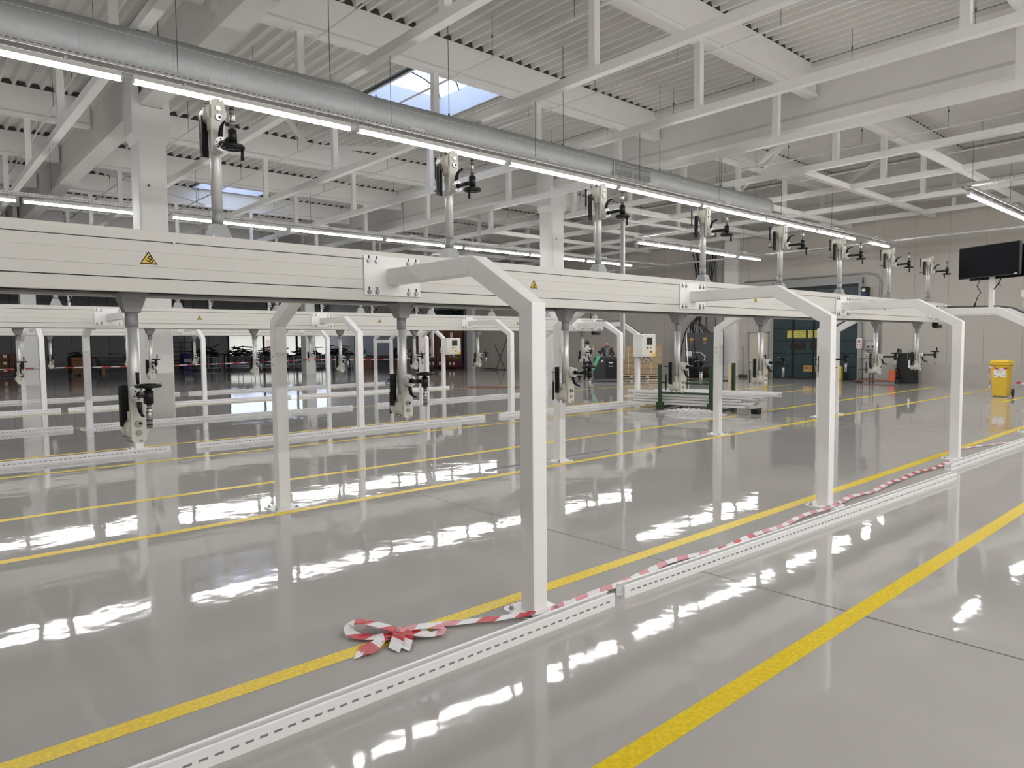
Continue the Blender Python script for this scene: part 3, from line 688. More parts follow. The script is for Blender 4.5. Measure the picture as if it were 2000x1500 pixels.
# ================================================================== TAPE
def ribbon(name, path, label, wd=.07, stripe=.11, mats=None, cat='barrier tape', nrm=None, slant=.06, seed=0, pick=None):
    P = [Vector(p) for p in path]
    # resample by stripe length
    step = stripe/4; out = [P[0]]; need = step
    for a, b in zip(P, P[1:]):
        d = (b-a).length; pos = 0.0
        while d > 1e-9 and pos+need <= d:
            pos += need; need = step; out.append(a.lerp(b, pos/d))
        need -= d-pos
    mb = MB(); last = None
    rnd = random.Random(seed)
    edges = []
    for i, p in enumerate(out):
        d = (out[min(i+1, len(out)-1)]-out[max(i-1, 0)]).normalized()
        s = nrm.normalized() if nrm else Vector((-d.y, d.x, 0)).normalized()
        edges.append((p-s*wd/2-d*slant/2, p+s*wd/2+d*slant/2+Vector((0, 0, rnd.uniform(0, .006) if not nrm else 0))))
    for i in range(len(edges)-1):
        a, b = edges[i], edges[i+1]
        mb.add([a[0], b[0], b[1], a[1]], [(0, 1, 2, 3)], pick(out[i], (i//4) % 2) if pick else (i//4) % 2)
    o = mb.build(name, mats or [RED, TWHITE]); tag(o, label, cat); return o
wig = lambda x, a, f: a*math.sin(x*f)+a*.4*math.sin(x*f*2.7+1)
TP = [(2.15, 3.39), (2.35, 3.36), (2.49, 3.28), (2.61, 3.23), (2.78, 3.14), (2.9, 3.09), (3.07, 3.06), (3.25, 3.06), (3.66, 3.06), (4.03, 3.12), (4.34, 3.12), (4.73, 3.07), (5.23, 3.05), (5.73, 3.05), (6.27, 3.08), (6.93, 3.06), (7.58, 3.1), (8.35, 3.08), (9.29, 3.13), (10.28, 3.09), (11.3, 3.06)]
pth = []
for a, b in zip(TP, TP[1:]):
    n = max(1, round((Vector(b)-Vector(a)).length/.08))
    for k in range(n):
        q = Vector(a).lerp(Vector(b), k/n); x = q.x
        pth.append((x, q.y+.012*math.sin(x*6), .006+.012*abs(math.sin(x*3.1))+(.012 if 2.75 < x < 3.2 or 6.9 < x < 7.3 else 0)))
ribbon('barrier_tape', pth, 'red and white striped tape trailing along the floor past the portal legs', .065, .12, [RED, TWHITE, PINK], seed=3, pick=lambda p, k: k if k else (0 if 2.5 < p.x < 3.0 or 4.9 < p.x < 5.5 or p.x > 8.6 else 2))
p2 = [(11.9+.1*k, 3.47-.026*k+.01*math.sin(k), .008) for k in range(24)]
ribbon('barrier_tape', p2, 'pale striped tape beyond the third portal leg at the right', .05, .16, [PINK, TWHITE], seed=4)
# knotted bow
def loop(c, a0, ln, wdt, h, n=18):
    pts = []
    for k in range(n+1):
        t = k/n; r = ln*math.sin(PI*t); side = wdt*math.sin(2*PI*t)
        pts.append((c[0]+r*math.cos(a0)-side*math.sin(a0), c[1]+r*math.sin(a0)+side*math.cos(a0), .012+h*math.sin(PI*t)))
    return pts
bow = thing('tape_bow', 'crumpled bow of red and white tape lying on the yellow line', 'barrier tape', (2.13, 3.39, 0))
def rp(path, mats, seed):
    o = ribbon('tape_loop', path, None, .075, .10, mats, seed=seed, nrm=None, slant=.05)
    for k in ('label', 'category'):
        if k in o: del o[k]
    o.parent = bow
def smooth(pts, n=6):
    P = [Vector(p) for p in pts]; P = [P[0]]+P+[P[-1]]; out = []
    for a, b, c, d in zip(P, P[1:], P[2:], P[3:]):
        for k in range(n):
            t = k/n; out.append(tuple(.5*((2*b)+(c-a)*t+(2*a-5*b+4*c-d)*t*t+(3*b-a-3*c+d)*t**3)))
    return out+[tuple(P[-1])]
for pts, mm, sd in (([(0, 0, .03), (-.06, .12, .05), (-.14, .23, .06), (-.20, .22, .04), (-.20, .15, .02), (-.12, .07, .015), (0, 0, .02)], [RED, TWHITE], 1),
                    ([(0, 0, .03), (-.05, .16, .03), (-.12, .20, .03)], [PINK, TWHITE], 7),
                    ([(0, 0, .02), (-.10, .0, .025), (-.20, .0, .012), (-.29, -.01, .008)], [RED, PINK], 2),
                    ([(0, 0, .04), (-.04, -.05, .04), (-.10, -.11, .02), (-.15, -.16, .008)], [RED, TWHITE], 3),
                    ([(0, 0, .04), (.0, -.06, .04), (-.05, -.13, .02), (-.10, -.18, .008)], [RED, TWHITE], 9),
                    ([(0, 0, .03), (.10, -.02, .04), (.19, -.07, .03), (.19, -.13, .02), (.10, -.10, .015), (0, -.02, .02)], [PINK, TWHITE], 4),
                    ([(0, 0, .03), (.08, -.08, .025), (.16, -.15, .01)], [RED, TWHITE], 5)):
    rp(smooth(pts), mm, sd)
rp([(0, 0, .02), (-.1, .02, .03), (-.22, -.06, .012), (-.34, -.05, .006)], [RED, TWHITE], 6)
MB().cbox((0, 0, .035), (.05, .06, .04)).build('knot', PINK, bow, .012)

# stretched tape in the storage area
sp = []
for (a, b) in (((-4, 37.3, .80), (4.6, 37.45, .77)), ((4.6, 37.45, .77), (17.9, 37.35, .86)), ((17.9, 37.35, .86), (25.6, 35.8, .88))):
    n_ = int((Vector(b)-Vector(a)).length/.2)
    for k in range(n_):
        t = k/n_; p = Vector(a).lerp(Vector(b), t); p.z -= .08*math.sin(PI*t); sp.append(tuple(p))
ribbon('barrier_tape', sp, 'red and white barrier tape stretched between the distant columns', .05, .38, nrm=Vector((0, 0, 1)), slant=.1)
ps = thing('barrier_post', 'thin post holding the end of the stretched tape near the brown cartons', 'post', (25.6, 35.8, 0))
MB().cyl((0, 0, .02), (0, 0, 1.0), .02, n=10).build('pole', DKGREY, ps); MB().cyl((0, 0, 0), (0, 0, .03), .15, n=18).build('base', DKGREY, ps)


# ================================================================== TEXT
def text(body, size, mt, parent, loc, rot, name='lettering', ext=0.001, align='CENTER'):
    cu = bpy.data.curves.new(name, 'FONT'); cu.body = body; cu.size = size; cu.extrude = ext; cu.resolution_u = 3
    cu.align_x = align; cu.align_y = 'CENTER'
    t = bpy.data.objects.new('tmp', cu); COL.objects.link(t)
    me = bpy.data.meshes.new_from_object(t.evaluated_get(bpy.context.evaluated_depsgraph_get()))
    bpy.data.objects.remove(t); me.materials.clear(); me.materials.append(mt)
    o = bpy.data.objects.new(name, me); COL.objects.link(o); o.parent = parent; o.location = loc; o.rotation_euler = rot; return o
FACEX = (PI/2, 0, -PI/2)     # text readable from -X (facing the camera side)

# ================================================================== GATES, DOORS ON THE FAR WALL
def gate(name, label, y0, y1, h, mt, signs):
    g = struct(name, label, (XW, 0, 0))
    n = 7; ph = h/n
    for k in range(n):
        m = MB()
        m.box(-.07, 0, y0, y1, k*ph+.006, (k+1)*ph-.006)
        o = m.build('panel', mt, g)
        W3 = (y1-y0)/4
        for j in range(4):
            a = y0+j*W3+.06; b = y0+(j+1)*W3-.06
            MB().box(-.078, -.07, a, b, k*ph+.06, (k+1)*ph-.06).build('inset', mt, o, .004)
        if k: MB().box(-.085, -.07, y0, y1, k*ph-.012, k*ph+.012).build('rib', BLACK, o)
    for j in range(1, 4):
        yy = y0+j*(y1-y0)/4; MB().box(-.10, -.07, yy-.035, yy+.035, 0, h).build('stile', BLACK, g)
    MB().box(-.12, 0, y0-.16, y0, 0, h+.25).build('guide_rail', GALV, g); MB().box(-.12, 0, y1, y1+.10, 0, h+.25).build('guide_rail', GALV, g)
    MB().box(-.20, 0, y0-.16, y1+.10, h+.12, h+.38).build('header', GALV, g)
    MB().box(-.10, 0, y0, y1, h, h+.12).build('strip_curtain', BLACK, g)
    MB().box(-.11, -.07, y0, y1, 0, .05).build('bottom_seal', LEAD, g)
    return g
g1 = gate('door_1', 'tall dark green sectional gate with yellow notices', 12.05, 15.75, 3.9, NAVY, True)
for yc, wd in ((14.67, .84), (13.75, .80)):
    pn_ = MB().box(-.094, -.086, yc-wd/2, yc+wd/2, 1.80, 2.13).build('notice', mat('notice_yellow_%d' % int(yc*10), (.62, .58, .12), .5), g1, .002)
    pn_['label'] = 'yellow notice with black lettering'
    for i, (t, sz) in enumerate((('ATTENTION - KEEP CLEAR', .062), ('GATE OPENS AUTOMATICALLY', .058), ('DO NOT STAND BELOW', .05), ('ATTENTION - KEEP CLEAR', .056))):
        text(t, sz, BLACK, pn_, (-.0955, yc, 2.085-i*.082), FACEX)
sg_ = MB().box(-.094, -.086, 13.55, 14.32, .33, .60).build('sign_plate', mat('sign_ochre', (.48, .30, .08), .5), g1, .002)
text('KOPRON', .145, BLACK, sg_, (-.0955, 13.88, .485), FACEX)
text('the logistics', .07, BLACK, sg_, (-.0955, 13.9, .375), FACEX)
MB().cyl((-.094, 14.22, .49), (-.098, 14.22, .49), .06, n=18).build('emblem', mat('sign_red', (.45, .05, .03), .5), sg_)
for yc in (14.6, 13.7): MB().box(-.092, -.08, yc-.35, yc+.35, 1.30, 1.58).build('pane', mat('smoked_glass_%d' % int(yc*10), (.03, .022, .02), .15), g1)
g2 = gate('door_2', 'tall dark blue sectional gate in the far corner', 38.6, 41.9, 3.9, NAVY2, False)
MB().box(-.09, -.086, 39.9, 40.2, .75, 1.05).build('label_plate', mat('grey_label', (.3, .3, .32), .5), g2)
MB().box(-.5, -.1, 39.6, 42.0, 3.55, 4.1).build('tarpaulin', BLACK, g2, .04)
# motor and switch box beside the green gate
mo = thing('gate_motor', 'dark gate motor with blue box at the upper right corner of the green gate', 'motor', (XW, 11.75, 3.3))
MB().box(-.3, -.02, -.12, .12, 0, .55).build('housing', BLACK, mo, .02); MB().box(-.34, -.3, -.10, .10, .05, .3).build('cover', BLUE, mo, .01); MB().cyl((-.3, 0, .42), (-.36, 0, .42), .07, n=14).build('fan_cap', ALU, mo)
cb = thing('switch_box', 'grey wall switch box to the right of the green gate', 'switch box', (XW, 11.52, 1.28))
MB().box(-.12, -.0, -.24, .24, 0, .42).build('housing', CASTGREY, cb, .01)
for dy in (-.1, .1): MB().cyl((-.12, dy, .13), (-.14, dy, .13), .035, n=12).build('button', BLACK, cb)
MB().box(-.125, -.12, -.16, .16, .28, .30).box(-.125, -.12, -.16, .16, .23, .25).build('print_line', PAINT, cb)
MB().tube([(-.05, -.2, 0), (-.05, -.1, -.12), (-.05, .1, -.10), (-.05, .2, 0)], .012, 6).build('cable', LEAD, cb)
cn = thing('conduit_pipe', 'grey conduit bending down the wall beside the green gate', 'pipe', (XW, 0, 0))
MB().tube([(-.06, 17.2, 4.42), (-.06, 11.75, 4.42), (-.06, 11.35, 4.32), (-.06, 11.22, 4.05), (-.06, 11.22, .95)], .035, 10).build('pipe', CASTGREY, cn)
sgn = thing('safety_sign', 'small white safety sign with red pictograms on the gate post', 'sign', (XW, 11.97, 1.35))
MB().box(-.135, -.125, -.11, .11, 0, .42).build('plate', WHITE, sgn); MB().add([(-.137, -.08, .24), (-.137, .08, .24), (-.137, 0, .38)], [(0, 1, 2)]).build('triangle', ORANGE, sgn)
MB().lathe([(.075, -.137), (.055, -.138)], (0, 0, .11), 20, 'x').build('ring', RED, sgn)
for y, l in ((15.93, 'short yellow bollard left of the green gate'), (12.62, 'short yellow bollard right of the green gate')):
    b = thing('bollard', l, 'bollard', (XW-.42, y, 0)); MB().prism([(-.09, -.09), (.09, -.09), (.09, .09), (-.09, .09)], 'z', 0, .62).build('post', YEL, b, .02)
    MB().box(-.13, .13, -.13, .13, 0, .02).build('foot', DKGREY, b)
d3 = struct('door_3', 'plain cream service door left of the green gate', (XW, 0, 0))
MB().box(-.04, 0, 16.05, 16.95, 0, 2.05).build('leaf', BEIGE, d3, .004)
MB().box(-.06, 0, 16.0, 16.05, 0, 2.10).box(-.06, 0, 16.95, 17.0, 0, 2.10).box(-.06, 0, 16.0, 17.0, 2.05, 2.10).build('frame', CASTGREY, d3)
h_ = MB().cyl((-.04, 16.13, 1.0), (-.09, 16.13, 1.0), .02, n=8).bar((-.085, 16.13, 1.0), (-.085, 16.28, 1.02), .02, .025).box(-.05, -.04, 16.10, 16.16, .88, 1.05).build('door_handle', BLACK, d3)
br = thing('broom', 'dark broom leaning on the wall near the cream door', 'broom', (XW-.25, 17.15, 0))
MB().cyl((0, 0, .12), (.18, .12, 1.45), .016, n=8).build('stick', DKGREY, br); MB().box(-.07, .07, -.2, .2, .0, .12).build('brush', GREEN, br, .02)
# shutter
sh = struct('door_4', 'grey roller shutter with horizontal slats in the dim corner', (XW, 0, 0))
slm = MB().prism([(-.02, 0), (-.05, .03), (-.05, .11), (-.02, .14)], 'y', 47.0, 54.0).rot(Matrix.Identity(3)).mesh('slat', DARKWALL)
slm = MB().prism([(47.0, 0), (54.0, 0), (54.0, .13), (47.0, .13)], 'x', -.05, -.01).mesh('slat', mat('shutter_grey', (.34, .35, .38), .5, .2))
for k in range(27): inst(slm, 'slat', sh, (0, 0, .02+k*.15))
MB().box(-.1, 0, 46.85, 47.0, 0, 4.2).box(-.1, 0, 54.0, 54.15, 0, 4.2).build('guide_rail', DKGREY, sh)

# ================================================================== ELECTRICAL CORNER
cab = thing('electrical_cabinet', 'dark grey double electrical cabinet under a bundle of black cables', 'cabinet', (29.1, 19.0, 0))
MB().box(-.3, .3, -.95, .66, .45, 2.1).build('body', DKGREY, cab, .01)
MB().box(-.32, -.3, -.93, -.16, .47, 2.08).build('door', DKGREY, cab, .004); MB().box(-.32, -.3, -.14, .64, .47, 2.08).build('door', DKGREY, cab, .004)
MB().box(-.28, .28, -.9, .6, 0, .12).box(-.28, -.22, -.9, -.84, 0, .45).box(-.28, -.22, .54, .6, 0, .45).build('stand', BLACK, cab)
for dy, z in ((.32, 1.72), (-.42, 1.74)):
    o = MB().box(-.326, -.32, dy-.1, dy+.1, z, z+.14).build('warning_label', mat('label_orange_%d' % int(z*100), (.62, .36, .06), .5), cab); o['label'] = 'orange warning label'
    MB().lathe([(.06, -.327), (.04, -.328)], (0, dy, z-.1), 16, 'x').build('round_label', mat('label_pink_%d' % int(z*100), (.6, .35, .4), .5), cab)
MB().box(-.326, -.32, .30, .64, .98, 1.22).build('white_label', WHITE, cab)
MB().box(-.32, -.3, -.16, -.14, 1.2, 1.3).build('handle', CHROME, cab)
sc = thing('side_cabinet', 'light grey narrow cabinet left of the dark electrical cabinet', 'cabinet', (29.1, 20.0, 0))
MB().box(-.28, .28, -.30, .34, 0, 2.1).build('body', mat('cab_light', (.33, .33, .32), .5), sc, .01); MB().box(-.29, -.28, -.28, .32, .06, 2.05).build('door', mat('cab_light2', (.36, .36, .35), .5), sc)
MB().cyl((-.3, .2, 1.2), (-.3, .2, 1.3), .012, n=8).build('handle', BLACK, sc)
mt_ = thing('mesh_cable_ladder', 'grey perforated cable ladder rising behind the electrical cabinet', 'cable ladder', (XW-.1, 18.9, 0))
for dy in (-.75, .02, .55): MB().box(-.03, 0, dy-.2, dy+.2, 2.1, 6.2).build('ladder_rail', perf_mat('perf_v%d' % int(dy*100), (.42, .42, .42), .4, .05, .3, .05), mt_)
for dy in (-.97, -.16, .24, .78): MB().box(-.06, 0, dy-.02, dy+.02, 2.1, 6.2).build('ladder_stile', CASTGREY, mt_)
cbs = thing('cable_bundle', 'thick bundle of black cables dropping into the electrical cabinet', 'cables', (29.2, 19.1, 0))
rnd = random.Random(5)
for k in range(9):
    a = rnd.uniform(-.25, .25); b = rnd.uniform(-.75, .55); c = rnd.uniform(-.5, .9)
    MB().tube([(.55, c, 6.0), (.5, c*.6+a*.3, 4.6), (.2, a, 3.4), (-.1, a*.6, 2.9), (-.3, (a+b)/2+.1, 2.5), (-.25, b, 2.08)], .022, 6).build('cable', BLACK, cbs)
MB().tube([(-.35, .2, 2.7), (-.42, .55, 2.2), (-.45, .75, 1.5), (-.45, .85, .7), (-.4, .8, .3)], .025, 6).build('cable', BLACK, cbs)
MB().tube([(-.35, 0, 2.6), (-.42, .1, 1.8), (-.45, 0, 1.2), (-.42, -.1, .6), (-.35, 0, .3)], .022, 6).build('cable', BLACK, cbs)
MB().tube([(-.42, .1, 1.18), (-.48, -.35, 1.15), (-.5, -.6, .98), (-.48, -.5, .75), (-.45, .1, .45), (-.4, .6, .3)], .024, 6).build('pale_cable', PAINT, cbs)
mc = thing('floor_machine', 'black low machine behind the green rack, below the cabinet', 'machine', (28.2, 18.9, 0))
MB().box(-.3, .3, -.7, .6, .08, .35).build('base', BLACK, mc, .02); MB().box(-.25, .25, -.2, .1, .35, .9).build('upright', BLACK, mc, .02); MB().box(-.3, .2, -.6, .5, .50, .56).build('shelf', DKGREY, mc)
for dx, dy in ((-.25, -.6), (-.25, .5), (.25, -.6), (.25, .5)): MB().cyl((dx, dy-.03, .06), (dx, dy+.03, .06), .06, n=12).build('castor', LEAD, mc)

# ================================================================== CONTROL BOXES
def control_box(x, y, label):
    c = thing('control_box', label, 'control panel', (x, y, 1.27), group='control boxes on portal legs')
    MB().box(-.33, .33, -.15, .15, 0, .64).build('housing', PAINT, c, .008)
    MB().box(-.32, .32, -.162, -.152, .01, .63).build('door', CREAM, c, .003)
    MB().box(-.10, .16, -.170, -.162, .34, .55).build('screen_frame', DKGREY, c); MB().box(-.085, .145, -.173, -.170, .355, .535).build('screen', mat('hmi_glass', (.02, .03, .035), .12), c)
    MB().box(-.10, -.03, -.175, -.162, .24, .27).build('label_plate', BLACK, c)
    MB().cyl((.08, -.162, .255), (.08, -.185, .255), .012, n=10).build('key_switch', BLACK, c)
    e = MB().cyl((.08, -.162, .14), (.08, -.168, .14), .040, n=20).build('emergency_ring', YEL, c)
    MB().cyl((.08, -.168, .14), (.08, -.2, .14), .022, .026, n=16).build('stop_button', mat('stop_red', (.45, .02, .02), .4), c)
    o = MB().prism([(.14, .02), (.28, .015), (.31, .03), (.31, .075), (.28, .09), (.16, .085), (.13, .06)], 'y', -.1665, -.162).build('warning_label', YEL, c); o['label'] = 'yellow electrical warning label'
    for dx, dz in ((-.29, .05), (-.29, .58)): MB().cyl((dx, -.162, dz), (dx, -.17, dz), .012, n=8).build('lock', BLACK, c)
    for k in range(5):
        MB().tube([(-.25+.1*k, 0, 0), (-.22+.11*k, -.05, -.08-.02*(k % 3)), (-.05+.09*k, -.03, -.07-.02*k), (.05+.05*k, 0, 0)], .008, 5).build('cable', PAINT if k % 2 else GREEN, c)
    return c
control_box(16.25, 12.50, 'cream control box with small screen on the middle conveyor end, before the plywood crate')
control_box(16.42, 22.0, 'cream control box with small screen on the rear conveyor end, before the dark blue gate')
hc = thing('cable_conduit', 'dark flexible conduit running over the end portal to the middle control box', 'cable', (16.12, 14.55, 0))
MB().tube([(.0, .0, 2.36), (0, -1.2, 2.33), (0, -1.45, 2.28), (0, -1.95, 1.99), (.1, -2.05, 1.93)], .018, 8).build('conduit', DKGREY, hc)
hc2 = thing('cable_conduit', 'dark flexible conduit running over the end portal of the front conveyor', 'cable', (16.12, 5.06, 0))
MB().tube([(.0, .0, 2.36), (0, -1.2, 2.33), (0, -1.45, 2.28), (0, -1.95, 1.99), (0, -2.05, 1.6)], .018, 8).build('conduit', DKGREY, hc2)
ew = thing('exit_lamp', 'small white lamp standing above the front end portal near the television post', 'lamp', (16.12, 3.45, 2.36))
MB().cyl((0, 0, -.08), (0, 0, .12), .01, n=6).build('stem', PAINT, ew); MB().box(-.02, .02, -.05, .05, .12, .26).build('body', WHITE, ew, .01)

# ================================================================== TELEVISIONS
tvp = thing('screen_post', 'white square post carrying the black screens on the front end portal', 'post', (16.12, 3.98, 2.285))
MB().box(-.04, .04, -.04, .04, 0, .95).build('post', WHITE, tvp, .003); MB().box(-.09, .09, -.09, .09, 0, .01).build('foot_plate', WHITE, tvp)
def tv(dx, dy, dz, rz, label, wd=1.22, hh=.62):
    t = thing('television', label, 'screen', (16.12+dx, 3.98+dy, 2.84+dz), rz)
    MB().box(-.03, .03, -wd/2, wd/2, 0, hh).build('casing', BLACK, t, .006)
    MB().box(-.032, -.030, -wd/2+.015, wd/2-.015, .02, hh-.015).build('screen_glass', mat('tv_glass%d' % int(dx*100), (.003, .004, .006), .5, spec=.1), t)
    MB().box(-.0335, -.032, -wd/2+.04, -wd/2+.10, .012, .018+.012).build('badge', PAINT, t)
    MB().box(.03, .06, -.2, .2, .12, .45).build('bracket', DKGREY, t)
    return t
tv(-.16, .02, .055, -.40, 'black flat screen facing the hall on the white post')
tv(.10, -.1, .03, -.40, 'second black flat screen hung back to back behind the first')
cbl = thing('power_cable', 'black power cables dangling below the screens', 'cable', (16.0, 4.1, 2.95))
MB().tube([(0, .05, .1), (0, .06, -.12), (0, .10, -.22), (0, .03, -.35), (0, .08, -.42), (0, .12, -.55)], .008, 6).build('cable', BLACK, cbl); MB().cyl((0, .12, -.55), (0, .14, -.63), .02, n=8).build('plug', BLACK, cbl)
MB().tube([(0, -.28, .1), (0, -.29, -.12), (0, -.25, -.2), (0, -.31, -.24), (0, -.27, -.18), (0, -.18, -.3)], .012, 6).build('cable_coil', BLACK, cbl)

# ================================================================== GREEN RACK WITH PROFILES
RA = .22
ra = thing('stanchion_rack', 'dark green steel rack with posts holding long white profiles', 'rack', (14.45, 9.88, 0), RA)
def rpost(x, y, h):
    MB().box(x-.04, x+.04, y-.04, y+.04, .02, h).build('post', GREEN, ra); MB().box(x-.09, x+.09, y-.07, y+.07, .02, .20).build('socket', GREEN, ra, .01); MB().box(x-.2, x+.16, y-.05, y+.05, 0, .02).build('foot', DKGREY, ra)
rpost(0, .65, 1.13); rpost(0, -.65, 1.13); rpost(1.6, .62, 1.13); rpost(1.75, -.62, 1.13)
for x, z in ((0, .43), (.0, .68), (1.62, .33), (1.62, .66)): MB().bar((x, .62, z), (x+.1*(x > 1), -.62, z), .035, .05).build('rail', GREEN, ra)
for y in (-.62, .62): MB().bar((.1, y, .06), (1.6, y, .06), .06, .06).build('base_rail', GREEN, ra)
def rloc(x, y): return (14.45+x*math.cos(RA)-y*math.sin(RA), 9.88+x*math.sin(RA)+y*math.cos(RA), 0)
for x, y, h, l in ((1.50, .60, 1.1, 'pale wooden batten standing before the rear left post of the green rack'), (1.66, -.55, 1.08, 'pale wooden batten tied to the rear right post of the green rack')):
    b = MB().box(-.03, .03, -.035, .035, .0, h).build('batten', PALE, None, loc=rloc(x, y), rot=(0, 0, RA)); tag(b, l, 'batten')
wp = thing('leaning_rod', 'thin white rod leaning beside the electrical cabinet', 'rod', (25.0, 16.9, 0)); MB().cyl((0, 0, 0), (.3, .35, 2.05), .02, n=8).build('rod', PAINT, wp)
rnd = random.Random(9)
prm = MB().prism([(-.05, 0), (.05, 0), (.05, .05), (.035, .05), (.035, .012), (-.035, .012), (-.035, .05), (-.05, .05)], 'x', 0, 3.05).mesh('channel', WHITE)
for lay in range(5):
    for j in range(6):
        pr = thing('white_profile', 'long white profile on the green rack, %s layer up, %s from the front' % (ORD[lay], ORD[j]), 'profile', group='white profiles heaped on the green rack')
        ll = rloc(.22+j*.21+rnd.uniform(-.03, .03), 1.75-rnd.uniform(0, .3)-(.12*lay if j > 1 else 0)); pr.location = (ll[0], ll[1], 0.12+lay*.069)
        pr.rotation_euler = (0, 0, RA-PI/2+rnd.uniform(-.02, .02))
        inst(prm, 'channel', pr)
pb = thing('plastic_wrap', 'crumpled clear plastic film on the floor before the green rack', 'plastic film', (13.95, 9.35, 0), .2)
m = MB(); n = 26; vs = []
for i in range(n+1):
    for j in range(n+1):
        u, v = i/n-.5, j/n-.5; r = math.hypot(u, v)*2
        vs.append((u*.95, v*1.7, max(.004, (.10*(1-r*r) if r < 1 else .004)*(.5+.5*abs(math.sin(i*1.7+j*.8)+math.cos(j*2.3-i))))+rnd.uniform(0, .02)))
fs = [(i*(n+1)+j, (i+1)*(n+1)+j, (i+1)*(n+1)+j+1, i*(n+1)+j+1) for i in range(n) for j in range(n) if math.hypot((i+.5)/n-.5, (j+.5)/n-.5) < .5]
m.add(vs, fs, 0, False).build('film', PLASTIC, pb)
bk = thing('support_block', 'small black block under the right end of the profiles', 'block', (15.0, 8.3, 0)); MB().box(-.09, .09, -.09, .09, 0, .10).build('block', BLACK, bk, .01); MB().box(-.2, .2, -.04, .04, .10, .118).build('cross_bar', BLACK, bk)

# ================================================================== BIN, PALLET JACK, COVERED MACHINE, TROLLEY
bn = thing('wheelie_bin', 'yellow wheeled bin with white notice and striped tape near the far wall', 'bin', (24.3, 5.68, 0), -.03); bn.scale = (.85, .80, 1)
def frus(x0, x1, y0, y1, z0, X0, X1, Y0, Y1, z1):
    return MB().add([(x0, y0, z0), (x1, y0, z0), (x1, y1, z0), (x0, y1, z0), (X0, Y0, z1), (X1, Y0, z1), (X1, Y1, z1), (X0, Y1, z1)], [(0, 3, 2, 1), (4, 5, 6, 7), (0, 1, 5, 4), (1, 2, 6, 5), (2, 3, 7, 6), (3, 0, 4, 7)])
frus(-.25, .22, -.22, .22, .02, -.33, .25, -.27, .27, .92).build('body', BINY, bn, .02)
MB().box(-.37, .30, -.31, .31, .92, 1.0).build('rim', BINY, bn, .02); frus(-.38, .30, -.31, .31, 1.0, -.30, .26, -.26, .26, 1.07).build('lid', BINY, bn, .015)
MB().cyl((.34, -.26, .98), (.34, .26, .98), .015, n=8).build('handle_bar', BINY, bn)
for s in (-1, 1): MB().cyl((.24, s*.26, .11), (.24, s*.31, .11), .11, n=20).build('wheel', LEAD, bn)
nb = frus(-.304, -.300, -.20, .17, .58, -.3245, -.3205, -.20, .17, .80).build('notice', WHITE, bn)
for i in range(3): MB().box(-.3, -.30, -.1, .1, 0, 0)
for i, (yy, zz) in enumerate(((-.15, .63), (0, .605), (.13, .63))): MB().lathe([(0.001, -.312-.0), (.020, -.312)], (0, yy, zz), 12, 'x').build('pictogram', BLACK, nb)
for i in range(3): MB().box(-.3235-.0, -.3215, -.12+.02*i, .12-.02*i, .775-.035*i, .782-.035*i).build('print_line', PINK, nb)
bt = []
for k in range(20): t = k/19; bt.append((-.338+.0*t, -.30+.58*t, .855-.035*math.sin(PI*t*1.2)))
for k in range(1, 16): bt.append((-.335+.02*k/15, .29+.02*math.sin(k*.5), .82-.045*k))
o = ribbon('tape_band', bt, None, .045, .16, nrm=Vector((0, .5, 1)), seed=8)
for kk in ('label', 'category'):
    if kk in o: del o[kk]
o.parent = bn
ribbon('barrier_tape', [(24.35+.03*k, 5.35-.095*k, max(.012, .42-.012*k)) for k in range(34)], 'striped tape slanting from the yellow bin to the right edge', .06, .13, nrm=Vector((0, 0, 1)), seed=6)

pj = thing('pallet_jack', 'orange red hand pallet jack with black loop handle by the far wall', 'pallet jack', (28.9, 10.4, 0), PI/2+.05)
# forks run along +X local (world +Y)
for s in (-.19, .19):
    MB().box(-.05, 1.22, s-.075, s+.075, (.06), .10).build('fork', mat('worn_fork_%d' % int(s*100), (.20, .07, .045), .6, var=.15), pj, .008)
    MB().cyl((1.15, s-.05, .045), (1.15, s+.05, .045), .04, n=12).build('fork_roller', LEAD, pj)
frus(-.22, .02, -.2, .2, .08, -.2, -.02, -.14, .14, .50).build('pump_housing', ORANGE, pj, .02)
MB().cyl((-.25, 0, .10), (-.25, 0, .45), .05, n=14).build('pump_cylinder', BLACK, pj)
for s in (-.1, .1): MB().cyl((-.27, s-.03, .09), (-.27, s+.03, .09), .09, n=18).build('steering_wheel', LEAD, pj)
MB().tube([(-.28, 0, .42), (-.31, 0, 1.05)], .028, 10).build('tiller', BLACK, pj)
hd = [(-.31, 0, 1.05)]
lp = [(-.31, -.05, 1.02), (-.32, -.14, 1.10), (-.32, -.19, 1.20), (-.32, -.17, 1.29), (-.32, -.08, 1.32), (-.32, 0, 1.325), (-.32, .08, 1.32), (-.32, .17, 1.29), (-.32, .19, 1.20), (-.32, .14, 1.10), (-.31, .05, 1.02)]
for q in ('loop_handle',): MB().tube(lp, .017, 8).build(q, BLACK, pj)
MB().bar((-.32, -.13, 1.17), (-.32, .13, 1.17), .02, .02).bar((-.32, 0, 1.05), (-.32, 0, 1.34), .03, .03).build('control_lever', BLACK, pj)
MB().lathe([(0.001, -.222), (.07, -.222)], (0, 0, .3), 18, 'x').build('round_badge', WHITE, pj)
tb = thing('frame_trolley', 'small dark tube trolley frame behind the pallet jack forks', 'trolley', (29.35, 11.75, 0))
for dx, dy in ((0, 0), (0, -.42), (.35, 0), (.35, -.42)): MB().cyl((dx, dy, .08), (dx, dy, .95), .018, n=8).build('upright', DKGREY, tb)
